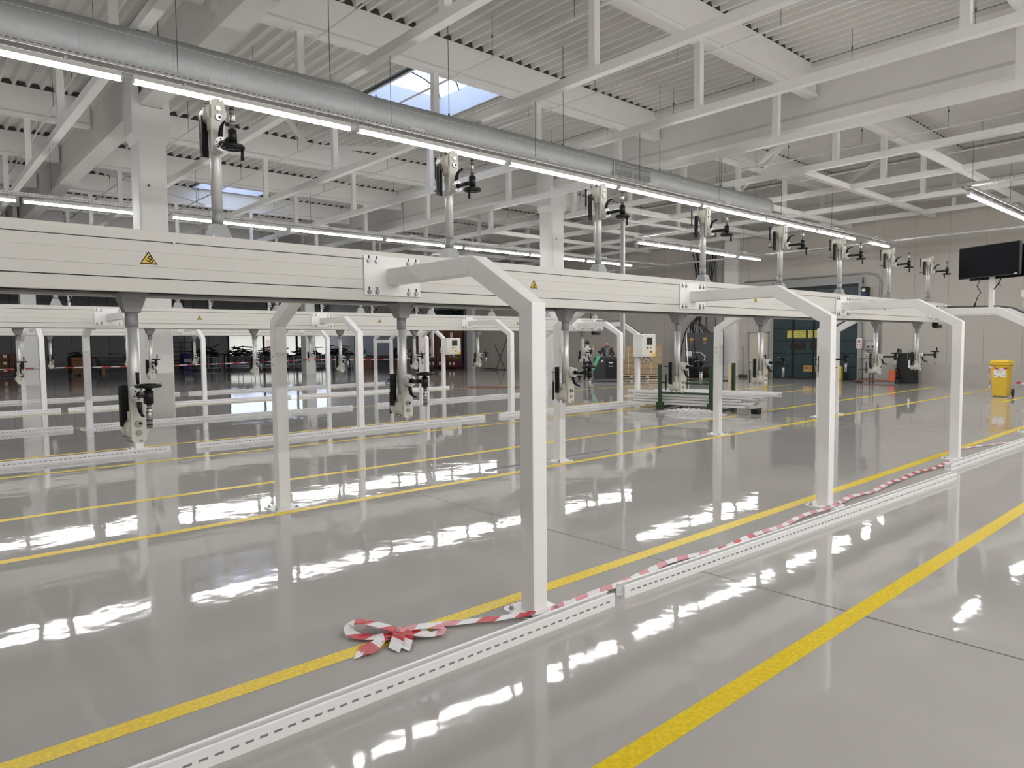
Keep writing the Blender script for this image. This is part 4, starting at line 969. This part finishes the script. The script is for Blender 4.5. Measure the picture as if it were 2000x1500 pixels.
for z in (.12, .5, .94): MB().cyl((0, 0, z), (0, -.42, z), .016, n=8).cyl((.35, 0, z), (.35, -.42, z), .016, n=8).cyl((0, 0, z), (.35, 0, z), .016, n=8).cyl((0, -.42, z), (.35, -.42, z), .016, n=8).build('rung_frame', DKGREY, tb)
for dx, dy in ((0, 0), (0, -.42), (.35, 0), (.35, -.42)): MB().cyl((dx, dy-.02, .04), (dx, dy+.02, .04), .04, n=10).build('castor', LEAD, tb)
cv = thing('covered_machine', 'black fabric covered machine standing against the far wall', 'covered machine', (29.45, 10.0, 0))
m = MB(); prof_ = [(.34, 0, .44), (.34, .25, .44), (.33, .7, .40), (.31, 1.0, .34), (.27, 1.13, .30), (.15, 1.17, .2), (.001, 1.18, .001)]
n = 36; vs = []
for a, z, b in prof_:
    for k in range(n):
        t = 2*PI*k/n; c_, s_ = math.cos(t), math.sin(t)
        q = (abs(c_)**4+abs(s_)**4)**-.25; wr_ = 1+.025*math.sin(t*9+z*3)*(1 if z < 1.1 else 0)
        vs.append((a*c_*q*wr_, b*s_*q*wr_*.85, z))
m.add(vs, [(i*n+k, i*n+(k+1) % n, (i+1)*n+(k+1) % n, (i+1)*n+k) for i in range(len(prof_)-1) for k in range(n)], 0, True).build('cover', CLOTH, cv)
MB().box(-.385, -.375, -.25, -.18, .60, .90).build('hang_tag', PAINT, cv)

# ================================================================== CRATE, PALLET TRUCK, PEOPLE
RZ = .68
cr = thing('plywood_crate', 'big plywood crate on a pallet with dark handwritten marks by the wall', 'crate', (25.3, 19.8, 0), RZ)
W_, H_ = 2.05, 1.25
rnd = random.Random(3)
for k in range(5):
    z0 = .24+k*H_/5; MB().box(-.55, .55, -W_/2, W_/2, z0+.004, z0+H_/5-.004).build('board', mat('plywood_%d' % k, tuple(c*rnd.uniform(.93, 1.07) for c in (.34, .24, .16)), .7, var=.25, scale=5), cr)
MB().box(-.57, .57, -W_/2-.02, W_/2+.02, .24+H_, .27+H_).build('lid', WOOD, cr)
MB().box(-.558, -.55, -W_/2+.45, -W_/2+.47, .24, .24+H_).box(-.558, -.55, W_/2-.6, W_/2-.58, .24, .24+H_).build('strap', PALE, cr)
for k, s in ((.42, 'V M'), (-.20, 'O 1')):
    text(s, .22, DKGREY, cr, (-.5525, k, .75), FACEX, 'painted_mark', .0005)
pl = thing('pallet', 'pale wooden pallet under the plywood crate', 'pallet', (25.3, 19.8, 0), RZ)
for z0, z1 in ((.0, .03), (.10, .13), (.19, .22)):
    for dx in (-.5, 0, .5): MB().box(dx-.06, dx+.06, -W_/2, W_/2-.15, z0, z1).build('board', PALE, pl)
for dy in (-W_/2+.1, -.4, .3, W_/2-.28):
    for dx in (-.5, 0, .5): MB().box(dx-.055, dx+.055, dy-.06, dy+.06, .03, .19).build('block', PALE, pl)
for z in (.135, .21): MB().box(-.56, .56, -W_/2, W_/2-.15, z-.003, z+.02) 
tk = thing('pallet_truck', 'black electric pallet truck with green side stripe beside the crate', 'pallet truck', (23.05, 19.75, 0), RZ)
MB().prism([(-.62, .06), (.52, .06), (.56, .3), (.54, 1.02), (.44, 1.08), (-.32, 1.10), (-.44, 1.02), (-.60, .5)], 'x', -.35, .35).build('body', mat('truck_black', (.02, .022, .026), .45), tk, .02)
MB().prism([(-.30, .60), (-.62, .52), (-.50, .98), (-.38, 1.115), (-.18, 1.115), (-.26, 1.0)], 'x', -.36, .36)
MB().prism([(.40, 1.11), (.62, .52), (.52, .50), (.30, .98), (.22, 1.11)], 'x', -.365, -.352).build('green_stripe', mat('stripe_green', (.08, .42, .22), .45), tk)
MB().box(-.365, -.35, -.5, .02, .18, .98).build('service_panel', BLACK, tk, .01)
MB().prism([(.12, .84), (.18, .94), (.24, .84), (.21, .84), (.18, .90), (.15, .84)], 'x', -.356, -.352).build('emblem', WHITE, tk)
MB().prism([(-.26, .80), (-.12, .80), (-.10, .82), (-.12, .84), (-.26, .84), (-.28, .82)], 'x', -.37, -.366).build('oval_badge', WHITE, tk)
MB().box(-.368, -.366, -.28, -.10, .66, .68).build('small_print', PAINT, tk)
MB().box(-.42, .42, -.62, .64, .03, .10).build('skirt', DKGREY, tk, .01)
for dx in (-.3, .3): MB().cyl((dx-.05, -.4, .07), (dx+.05, -.4, .07), .07, n=16).build('wheel', LEAD, tk)
for dy in (.7,): MB().tube([(0, .55, .5), (0, .75, 1.0), (0, .80, 1.2)], .03, 8).build('tiller', BLACK, tk)
for s in (-.2, .2): MB().box(s-.08, s+.08, -1.75, -.6, .08, .14).build('fork', DKGREY, tk)

def human(name, label, loc, rz, J, E, zones, mats, scale=1.0):
    """J: joint -> (x,y,z,r); E: edges; zones: material index per edge. +Y is forward."""
    names = list(J); me = bpy.data.meshes.new(name+'_skeleton')
    me.from_pydata([J[n][:3] for n in names], [(names.index(a), names.index(b)) for a, b in E], [])
    t = bpy.data.objects.new('tmp', me); COL.objects.link(t)
    sk = t.modifiers.new('s', 'SKIN')
    lay = me.skin_vertices[0] if me.skin_vertices else None
    if lay is None:
        bm = bmesh.new(); bm.from_mesh(me); bm.verts.layers.skin.verify(); bm.to_mesh(me); bm.free(); lay = me.skin_vertices[0]
    for i, n in enumerate(names):
        r = J[n][3]; lay.data[i].radius = r if isinstance(r, tuple) else (r, r)
        lay.data[i].use_root = (n == 'pelvis')
    sk.use_smooth_shade = True
    sb = t.modifiers.new('d', 'SUBSURF'); sb.levels = 2; sb.render_levels = 2
    dg = bpy.context.evaluated_depsgraph_get(); dg.update()
    nm = bpy.data.meshes.new_from_object(t.evaluated_get(dg), depsgraph=dg)
    bpy.data.objects.remove(t)
    nm.materials.clear()
    for m_ in mats: nm.materials.append(m_)
    segs = [(Vector(J[a][:3]), Vector(J[b][:3]), zones[i]) for i, (a, b) in enumerate(E)]
    for p in nm.polygons:
        c = p.center; best = 1e9
        for a, b, z in segs:
            d = b-a; q = max(0, min(1, (c-a).dot(d)/max(1e-9, d.length_squared))); ds = (a+d*q-c).length
            if ds < best: best = ds; p.material_index = z
        p.use_smooth = True
    o = bpy.data.objects.new(name, nm); COL.objects.link(o); o.location = loc; o.rotation_euler = (0, 0, rz); o.scale = (scale,)*3
    tag(o, label, 'person'); return o
def base_joints(sh=.19):
    return {'pelvis': (0, 0, .94, (.155, .11)), 'waist': (0, 0, 1.08, (.15, .105)), 'chest': (0, 0, 1.28, (.165, .115)), 'neckb': (0, 0, 1.45, (.07, .065)), 'neck': (0, .01, 1.52, .055),
            'head0': (0, .02, 1.59, (.072, .085)), 'head1': (0, .015, 1.67, (.078, .095)), 'head2': (0, .01, 1.73, (.055, .07))}
def hand(J, E, Z, side, wr, d, z_skin, curl=.6):
    """palm and five separate fingers from the wrist wr along d"""
    wr = Vector(wr); d = Vector(d).normalized(); sd = d.cross(Vector((0, 0, 1)));
    sd = sd.normalized() if sd.length > .1 else Vector((1, 0, 0)); dn = d.cross(sd)
    pc = wr+d*.05; J[side+'palm'] = (*pc, (.028, .018)); E.append((side+'wrist', side+'palm')); Z.append(z_skin)
    for k, (o, l) in enumerate(((-.027, .060), (-.009, .072), (.009, .068), (.027, .052))):
        a = pc+d*.035+sd*o; b = a+d*l*.55+dn*l*.25*curl; c = b+d*l*.30+dn*l*.45*curl
        for q, pt, r in (('a', a, .010), ('b', b, .009), ('c', c, .007)): J[side+'f%d%s' % (k, q)] = (*pt, r)
        E += [(side+'palm', side+'f%da' % k), (side+'f%da' % k, side+'f%db' % k), (side+'f%db' % k, side+'f%dc' % k)]; Z += [z_skin]*3
    a = wr+d*.03-sd*.034; b = a+d*.03-sd*.02+dn*.01; J[side+'ta'] = (*a, .011); J[side+'tb'] = (*b, .009)
    E += [(side+'palm', side+'ta'), (side+'ta', side+'tb')]; Z += [z_skin]*2
# person 1: back to camera
J = base_joints(); E = [('pelvis', 'waist'), ('waist', 'chest'), ('chest', 'neckb'), ('neckb', 'neck'), ('neck', 'head0'), ('head0', 'head1'), ('head1', 'head2')]; Z = [0, 0, 0, 2, 2, 2, 2]
J['waist'] = (0, 0, 1.06, (.165, .12)); J['pelvis'] = (0, 0, .92, (.165, .125)); J['chest'] = (0, 0, 1.30, (.17, .12))
for s, n in ((-1, 'l'), (1, 'r')):
    J[n+'sh'] = (s*.19, 0, 1.41, .062); E.append(('chest', n+'sh')); Z.append(0)
J['lelb'] = (-.27, .04, 1.14, .046); J['lwrist'] = (-.22, .22, 1.02, .030)
J['relb'] = (.27, .14, 1.22, .046); J['rwrist'] = (.27, .30, 1.40, .030)
for n in 'lr': E += [(n+'sh', n+'elb'), (n+'elb', n+'wrist')]; Z += [0 if n == 'l' else 0, 0]
hand(J, E, Z, 'l', J['lwrist'][:3], (.3, .8, -.1), 2); hand(J, E, Z, 'r', J['rwrist'][:3], (0, .25, .9), 2)
for s, n in ((-1, 'l'), (1, 'r')):
    J[n+'hip'] = (s*.095, 0, .86, (.095, .105)); J[n+'knee'] = (s*.11, .02, .48, .065); J[n+'ank'] = (s*.12, -.02, .09, .045); J[n+'toe'] = (s*.13, .13, .045, (.045, .035)); J[n+'heel'] = (s*.12, -.04, .045, .038)
    E += [('pelvis', n+'hip'), (n+'hip', n+'knee'), (n+'knee', n+'ank'), (n+'ank', n+'toe'), (n+'ank', n+'heel')]; Z += [1, 1, 1, 3, 3]
GREYVEST = mat('light_grey_pullover', (.45, .45, .44), .9); TROUS = mat('black_trousers', (.02, .02, .025), .85); HAIR = mat('black_hair', (.015, .012, .012), .6)
P1 = human('person', 'person seen from behind in a light grey pullover and black trousers', (22.92, 20.75, 0), -.80, J, E, Z, [GREYVEST, TROUS, SKIN, LEAD])
def hair(par, m_, c, r, z0=-.2, part=None):
    mb = MB(); n = 20; prof = []
    mb.lathe([(r*math.cos(a), c[2]+r*1.1*math.sin(a)) for a in [z0+(PI/2-z0)*k/8 for k in range(9)]], (c[0], c[1], 0), n)
    return mb.build('hair', m_, par)
hair(P1, HAIR, (0, -.005, 1.665), .103, -.45)
for s in (-1, 1): MB().lathe([(.001, s*.092), (.02, s*.098), (.024, s*.090)], (0, .01, 1.645), 10, 'x').build('ear', SKIN, P1)
MB().lathe([(.062, 1.475), (.068, 1.50), (.064, 1.53), (.058, 1.535)], (0, .005, 0), 18).build('collar', WHITE, P1)
MB().lathe([(.182, .86), (.19, .93), (.186, 1.0)], (0, 0, 0), 22).rot(Matrix(((1, 0, 0), (0, .74, 0), (0, 0, 1)))).build('pullover_hem', GREYVEST, P1)
# person 2: facing camera, dark jacket
J = base_joints(); E = [('pelvis', 'waist'), ('waist', 'chest'), ('chest', 'neckb'), ('neckb', 'neck'), ('neck', 'head0'), ('head0', 'head1'), ('head1', 'head2')]; Z = [1, 0, 0, 2, 2, 2, 2]
J['waist'] = (0, .01, 1.07, (.175, .135)); J['chest'] = (0, 0, 1.30, (.185, .13)); J['head0'] = (0, .05, 1.575, (.074, .088)); J['head1'] = (0, .04, 1.655, (.078, .095)); J['head2'] = (0, .025, 1.72, (.055, .07)); J['neck'] = (0, .02, 1.51, .06)
for s, n in ((-1, 'l'), (1, 'r')):
    J[n+'sh'] = (s*.20, 0, 1.41, .072); E.append(('chest', n+'sh')); Z.append(0)
J['lelb'] = (-.28, .06, 1.15, .056); J['lwrist'] = (-.14, .30, 1.10, .036)
J['relb'] = (.29, .12, 1.18, .056); J['rwrist'] = (.40, .32, 1.32, .036)
for n in 'lr': E += [(n+'sh', n+'elb'), (n+'elb', n+'wrist')]; Z += [0, 0]
hand(J, E, Z, 'l', J['lwrist'][:3], (.9, .2, -.2), 2); hand(J, E, Z, 'r', J['rwrist'][:3], (.3, .2, .9), 2)
for s, n in ((-1, 'l'), (1, 'r')):
    J[n+'hip'] = (s*.095, 0, .86, (.095, .105)); J[n+'knee'] = (s*.11, .02, .48, .065); J[n+'ank'] = (s*.12, -.02, .09, .045); J[n+'toe'] = (s*.13, .13, .045, (.045, .035)); J[n+'heel'] = (s*.12, -.04, .045, .038)
    E += [('pelvis', n+'hip'), (n+'hip', n+'knee'), (n+'knee', n+'ank'), (n+'ank', n+'toe'), (n+'ank', n+'heel')]; Z += [1, 1, 1, 3, 3]
JACK = mat('dark_navy_jacket', (.018, .02, .028), .7)
P2 = human('person', 'person in a dark jacket with raised hand facing the camera behind the truck', (23.78, 20.35, 0), 2.32, J, E, Z, [JACK, TROUS, SKIN, LEAD])
MB().prism([(-.075, 1.46), (.075, 1.46), (.06, 1.0), (.09, .96), (-.09, .96), (-.06, 1.0)], 'y', .112, .150).build('grey_shirt', mat('grey_shirt', (.17, .17, .165), .9), P2, .01)
hair(P2, mat('grey_hair', (.16, .12, .10), .8), (0, .02, 1.665), .100, .25)
for s in (-1, 1):
    MB().lathe([(.001, s*.092), (.02, s*.098), (.024, s*.090)], (0, .035, 1.635), 10, 'x').build('ear', SKIN, P2)
    MB().lathe([(.001, .138), (.010, .134)], (s*.032, 0, 1.655), 10, 'y').build('eye', BLACK, P2)
MB().add([(-.014, .128, 1.60), (.014, .128, 1.60), (0, .165, 1.605), (0, .13, 1.665)], [(0, 1, 2), (0, 2, 3), (1, 3, 2), (0, 3, 1)]).build('nose', SKIN, P2)
MB().box(-.025, .025, .125, .138, 1.573, 1.580).build('mouth', mat('lips', (.3, .12, .1), .6), P2)
MB().lathe([(.075, 1.45), (.09, 1.49), (.08, 1.53), (.07, 1.53)], (0, .01, 0), 18).build('collar', JACK, P2)

# welding-like stand left of the people
ws = thing('hose_stand', 'small low stand with orange hose loops in front of the wall', 'stand', (22.9, 22.2, 0))
MB().box(-.5, .9, -.3, .3, .10, .16).build('deck', BLUE, ws); MB().box(-.15, .15, -.15, .15, .16, .75).build('case', mat('pale_case', (.5, .55, .6), .5), ws, .02)
for dy in (.35, .62, -.35): MB().tube([(0, dy, .16), (0, dy, .95), (0, dy-.07, 1.1), (0, dy-.15, 1.12)], .018, 6).build('hose', ORANGE, ws)
for dx, dy in ((-.4, -.25), (-.4, .25), (.8, -.25), (.8, .25)): MB().cyl((dx, dy-.03, .05), (dx, dy+.03, .05), .05, n=10).build('castor', LEAD, ws)
tl = thing('tripod_lamp', 'thin black folded tripod leaning by the wall right of the dark blue gate', 'tripod', (28.8, 33.9, 0))
for a, b in (((0, 0, 0), (.2, -.9, 2.0)), ((0, -.9, 0), (0, .1, 1.6)), ((-.3, 1.2, .05), (0, 0, .1)), ((0, -1.0, .03), (0, 1.1, .03))): MB().cyl(a, b, .02, n=6).build('leg', BLACK, tl)
mt2 = thing('brown_mat', 'flat brown cardboard sheet lying on the floor near the people', 'sheet', (17.6, 20.2, 0), -.85); MB().box(-1.6, 1.6, -.5, .5, .0, .012).build('sheet', CARD, mt2)

# ================================================================== STORAGE AREA (FAR LEFT)
def cartons(x, y, nx, nz, d, hgt, label, mt, pal=True, tagl=True, rz=0):
    if pal:
        pp = thing('pallet', 'low dark pallet under the ' + label, 'pallet', (x, y, 0), rz)
        for zz in (0, .11): MB().box(0, nx*d, -.4, .4, zz, zz+.025).build('deck_board', DKGREY, pp)
        for k in range(3): MB().box(k*(nx*d-.12)/2, k*(nx*d-.12)/2+.12, -.4, .4, .025, .11).build('bearer', DKGREY, pp)
    z0 = .135 if pal else 0
    for j in range(nz):
        for i in range(nx):
            c = thing('carton', '%s, layer %s from the floor, %s from the left' % (label, ORD[j], ORD[i]), 'carton', (x+i*d*math.cos(rz), y+i*d*math.sin(rz), z0+j*hgt), rz)
            MB().box(.01, d-.01, -.38, .38, 0, hgt-.012).build('box', mt, c, .006)
            if tagl: MB().box(d*.55, d*.82, -.384, -.38, hgt*.45, hgt*.85).build('paper_label', WHITE, c)
cartons(2.6, 50.0, 5, 3, .62, .40, 'brown carton of the far left stack', CARD)
wc = thing('wooden_bin', 'open wooden crate full of dark scrap on the far left', 'crate', (7.85, 47.9, 0))
for k in range(5): MB().box(0, 1.1, -.02, .02, .14+k*.19, .14+k*.19+.17).build('board', mat('orange_wood_%d' % k, (.19+.012*k, .09, .035), .7, var=.15), wc)
for x in (0, 1.06): MB().box(x, x+.04, -.02, 1.0, .12, 1.1).build('side_wall', CARD, wc)
MB().box(0, 1.1, .98, 1.02, .12, 1.1).build('side_wall', CARD, wc); MB().box(0, 1.1, 0, 1, .10, .14).box(0, .12, 0, 1, 0, .1).box(.5, .62, 0, 1, 0, .1).box(.98, 1.1, 0, 1, 0, .1).build('skid', DKGREY, wc)
rnd = random.Random(21)
def heap(par, x0, x1, y0, y1, z0, hgt, n, mt, rr=(.02, .04), ll=(.5, 1.1)):
    m = MB()
    for k in range(n):
        c = Vector((rnd.uniform(x0, x1), rnd.uniform(y0, y1), z0+rnd.uniform(0, hgt)*rnd.random()))
        a = rnd.uniform(0, PI); l = rnd.uniform(*ll)/2; dz = rnd.uniform(-.25, .3)*l
        d = Vector((math.cos(a)*l, math.sin(a)*l*.6, dz)); r = rnd.uniform(*rr)
        m.tube([c-d, c+Vector((0, 0, rnd.uniform(-.03, .1))), c+d], r, 5)
    o = m.build('scrap_parts', mt, par); o['kind'] = 'stuff'; return o
heap(wc, .2, .9, .1, .9, 1.05, .3, 22, BLACK)
pp = thing('panel_stack', 'leaning stack of dark panels and pallets near the grey wall', 'panel stack', (10.0, 52.2, 0))
for k in range(8):
    o = MB().box(0, 3.4, -.5, .5, 0, .07).build('panel', BLACK if k % 3 else DKGREY, pp, .004); o.location = (rnd.uniform(-.15, .2), 0, .25+k*.10); o.rotation_euler = (0, 0, rnd.uniform(-.03, .03))
MB().box(.2, .4, -.45, .45, 0, .25).box(2.9, 3.1, -.45, .45, 0, .25).build('bearer', WOOD, pp)
o = MB().box(0, 2.6, -.45, .45, 0, .06).build('tilted_panel', BLACK, pp); o.location = (.8, 0, 1.2); o.rotation_euler = (0, .06, 0)
rk = thing('shelf_rack', 'black open shelf rack near the first distant column', 'rack', (15.0, 54.0, 0))
for dx in (0, .85, 1.7):
    for dy in (0, .5): MB().box(dx-.03, dx+.03, dy-.03, dy+.03, 0, 2.0).build('upright', BLACK, rk)
for z in (.3, .62, .94, 1.26, 1.58, 1.93): MB().box(0, 1.7, 0, .5, z, z+.04).build('shelf', BLACK, rk)
bb = thing('blue_bin', 'dark blue bin with white label in front of the shelf rack', 'bin', (15.7, 52.4, 0)); MB().box(-.35, .35, -.3, .3, .02, 1.1).build('body', BLUE, bb, .03); MB().box(-.38, .38, -.33, .33, 1.1, 1.16).build('lid', BLUE, bb, .01); MB().box(-.3, .3, -.306, -.301, .55, .80).build('label_plate', PAINT, bb)
tb2 = thing('work_table', 'long black work table against the grey wall', 'table', (17.4, 53.5, 0)); MB().box(-.9, 1.5, -.4, .4, 1.02, 1.10).build('tabletop', BLACK, tb2)
for dx in (-.85, .2, 1.4):
    for dy in (-.35, .35): MB().box(dx-.04, dx+.04, dy-.04, dy+.04, 0, 1.02).build('leg', BLACK, tb2)
for k, (x, y) in enumerate(((16.0, 49.4), (17.9, 48.2), (19.6, 46.6), (21.4, 45.2), (23.0, 43.7))):
    t = thing('tube_trolley', 'silver tube trolley loaded with dark bent frames, %s from the left' % ORD[k], 'trolley', (x, y, 0), -.72, 'tube trolleys in the storage area')
    for dx in (-.85, 0, .85):
        for dy in (-.4, .4): MB().cyl((dx, dy, .12), (dx, dy, .95), .022, n=8).build('upright', ALU, t)
    for z in (.18, .93):
        MB().cyl((-.85, -.4, z), (.85, -.4, z), .022, n=8).build('side_tube', ALU, t); MB().cyl((-.85, .4, z), (.85, .4, z), .022, n=8).build('side_tube', ALU, t)
    MB().box(-.88, .88, -.42, .42, .95, .99).build('deck', BLACK, t)
    for dx in (-.8, .8):
        for dy in (-.35, .35): MB().cyl((dx, dy-.02, .06), (dx, dy+.02, .06), .06, n=12).build('castor', LEAD, t)
    heap(t, -.75, .75, -.35, .35, 1.0, .75, 60, BLACK); heap(t, -.7, .7, -.38, .3, 1.0, .5, 8, ALU, (.02, .035), (.3, .6))
bx_ = thing('big_carton', 'large plain brown cardboard box on the floor right of the trolleys', 'carton', (23.6, 41.3, 0), -.72); MB().box(-.55, .55, -.5, .5, 0, .85).build('box', CARD, bx_, .01); MB().box(-.5, .5, -.03, .03, .85, .853).build('closure_tape', WOOD, bx_)
wt = thing('packing_table', 'dark packing table with white bundles on top behind the stretched tape', 'table', (24.2, 44.2, 0), -.72); MB().box(-1.4, 1.0, -.4, .4, .95, 1.02).build('tabletop', BLACK, wt)
for dx in (-1.3, -.2, .9): MB().box(dx-.04, dx+.04, -.35, .35, 0, .95).build('leg', CASTGREY, wt)
wb = thing('white_bundle', 'grey white wrapped bundle lying on the packing table', 'bundle', (24.2, 44.2, 1.02), -.72); MB().tube([(-.9, 0, .10), (-.4, 0, .16), (.1, .05, .13), (.6, 0, .12)], .1, 10, rs=[.06, .12, .11, .06]).build('wrap', mat('bundle_white', (.5, .5, .48), .8), wb)
ps_ = thing('plastic_sack', 'white plastic sack slumped on the floor beside the big brown box', 'sack', (22.6, 42.9, 0)); MB().lathe([(.001, 0), (.32, .02), (.38, .18), (.3, .42), (.12, .58), (.05, .62), (.001, .63)], n=20).build('sack', mat('sack_white', (.62, .62, .62), .6), ps_)
bf = thing('dark_fan', 'black drum fan on the floor left of the brown cartons', 'fan', (25.2, 39.8, 0), -.7)
MB().cyl((-.2, 0, 1.05), (.2, 0, 1.05), .42, n=26).build('drum', BLACK, bf); MB().cyl((0, 0, 0), (0, 0, .65), .05, n=8).build('stand', BLACK, bf); MB().box(-.35, .35, -.4, .4, 0, .06).build('base', BLACK, bf)
yt = thing('yellow_tripod', 'small yellow folding trestle in front of the black fan', 'trestle', (24.6, 38.9, 0)); MB().cyl((0, 0, .0), (.1, .1, .75), .02, n=6).build('leg', YEL, yt); MB().cyl((.35, -.35, 0), (.1, .1, .75), .02, n=6).build('leg', YEL, yt)
for rw in range(2):
    for i in range(4):
        for j in range(2):
            pass
k = 0
for i in range(4):
    for j in range(2):
        c = thing('tall_carton', 'tall brown carton with white labels beside the far wall, %s column, %s' % (ORD[i], 'upper' if j else 'lower'), 'carton', (28.6-.25*i, 40.2+.85*i-2.2, .6+j*.98), -1.25)
        MB().box(-.4, .4, -.35, .35, 0, .97).build('box', CARD, c, .008); MB().box(-.1, .12, -.354, -.35, .45, .85).build('paper_label', WHITE, c)
for i in range(4):
    c = thing('red_crate', 'dark red stacking crate under the tall cartons, %s from the right' % ORD[i], 'crate', (28.6-.25*i, 38.0+.85*i, .10), -1.25)
    MB().box(-.4, .4, -.35, .35, 0, .5).build('box', mat('crate_red_%d' % i, (.11, .03, .025), .6), c, .01); MB().box(-.2, -.05, -.354, -.35, .15, .35).box(.1, .25, -.354, -.35, .15, .35).build('paper_label', PAINT, c)
    pz = thing('pallet', 'black pallet under the dark red crate, %s from the right' % ORD[i], 'pallet', (28.6-.25*i, 38.0+.85*i, 0), -1.25); MB().box(-.4, .4, -.35, .35, .07, .10).box(-.4, -.3, -.35, .35, 0, .07).box(.3, .4, -.35, .35, 0, .07).build('deck', BLACK, pz)
# silhouette people-like clutter in front of the glazing is built as stacked chairs of frames
# crossbar in the rear conveyor end portal
xb = thing('end_crossbar', 'white crossbar between the two rear legs at the end of the rear conveyor', 'crossbar', (15.73, 25.95, 1.82)); MB().box(-.33, .33, -.05, .05, -.06, .06).build('bar', WHITE, xb)
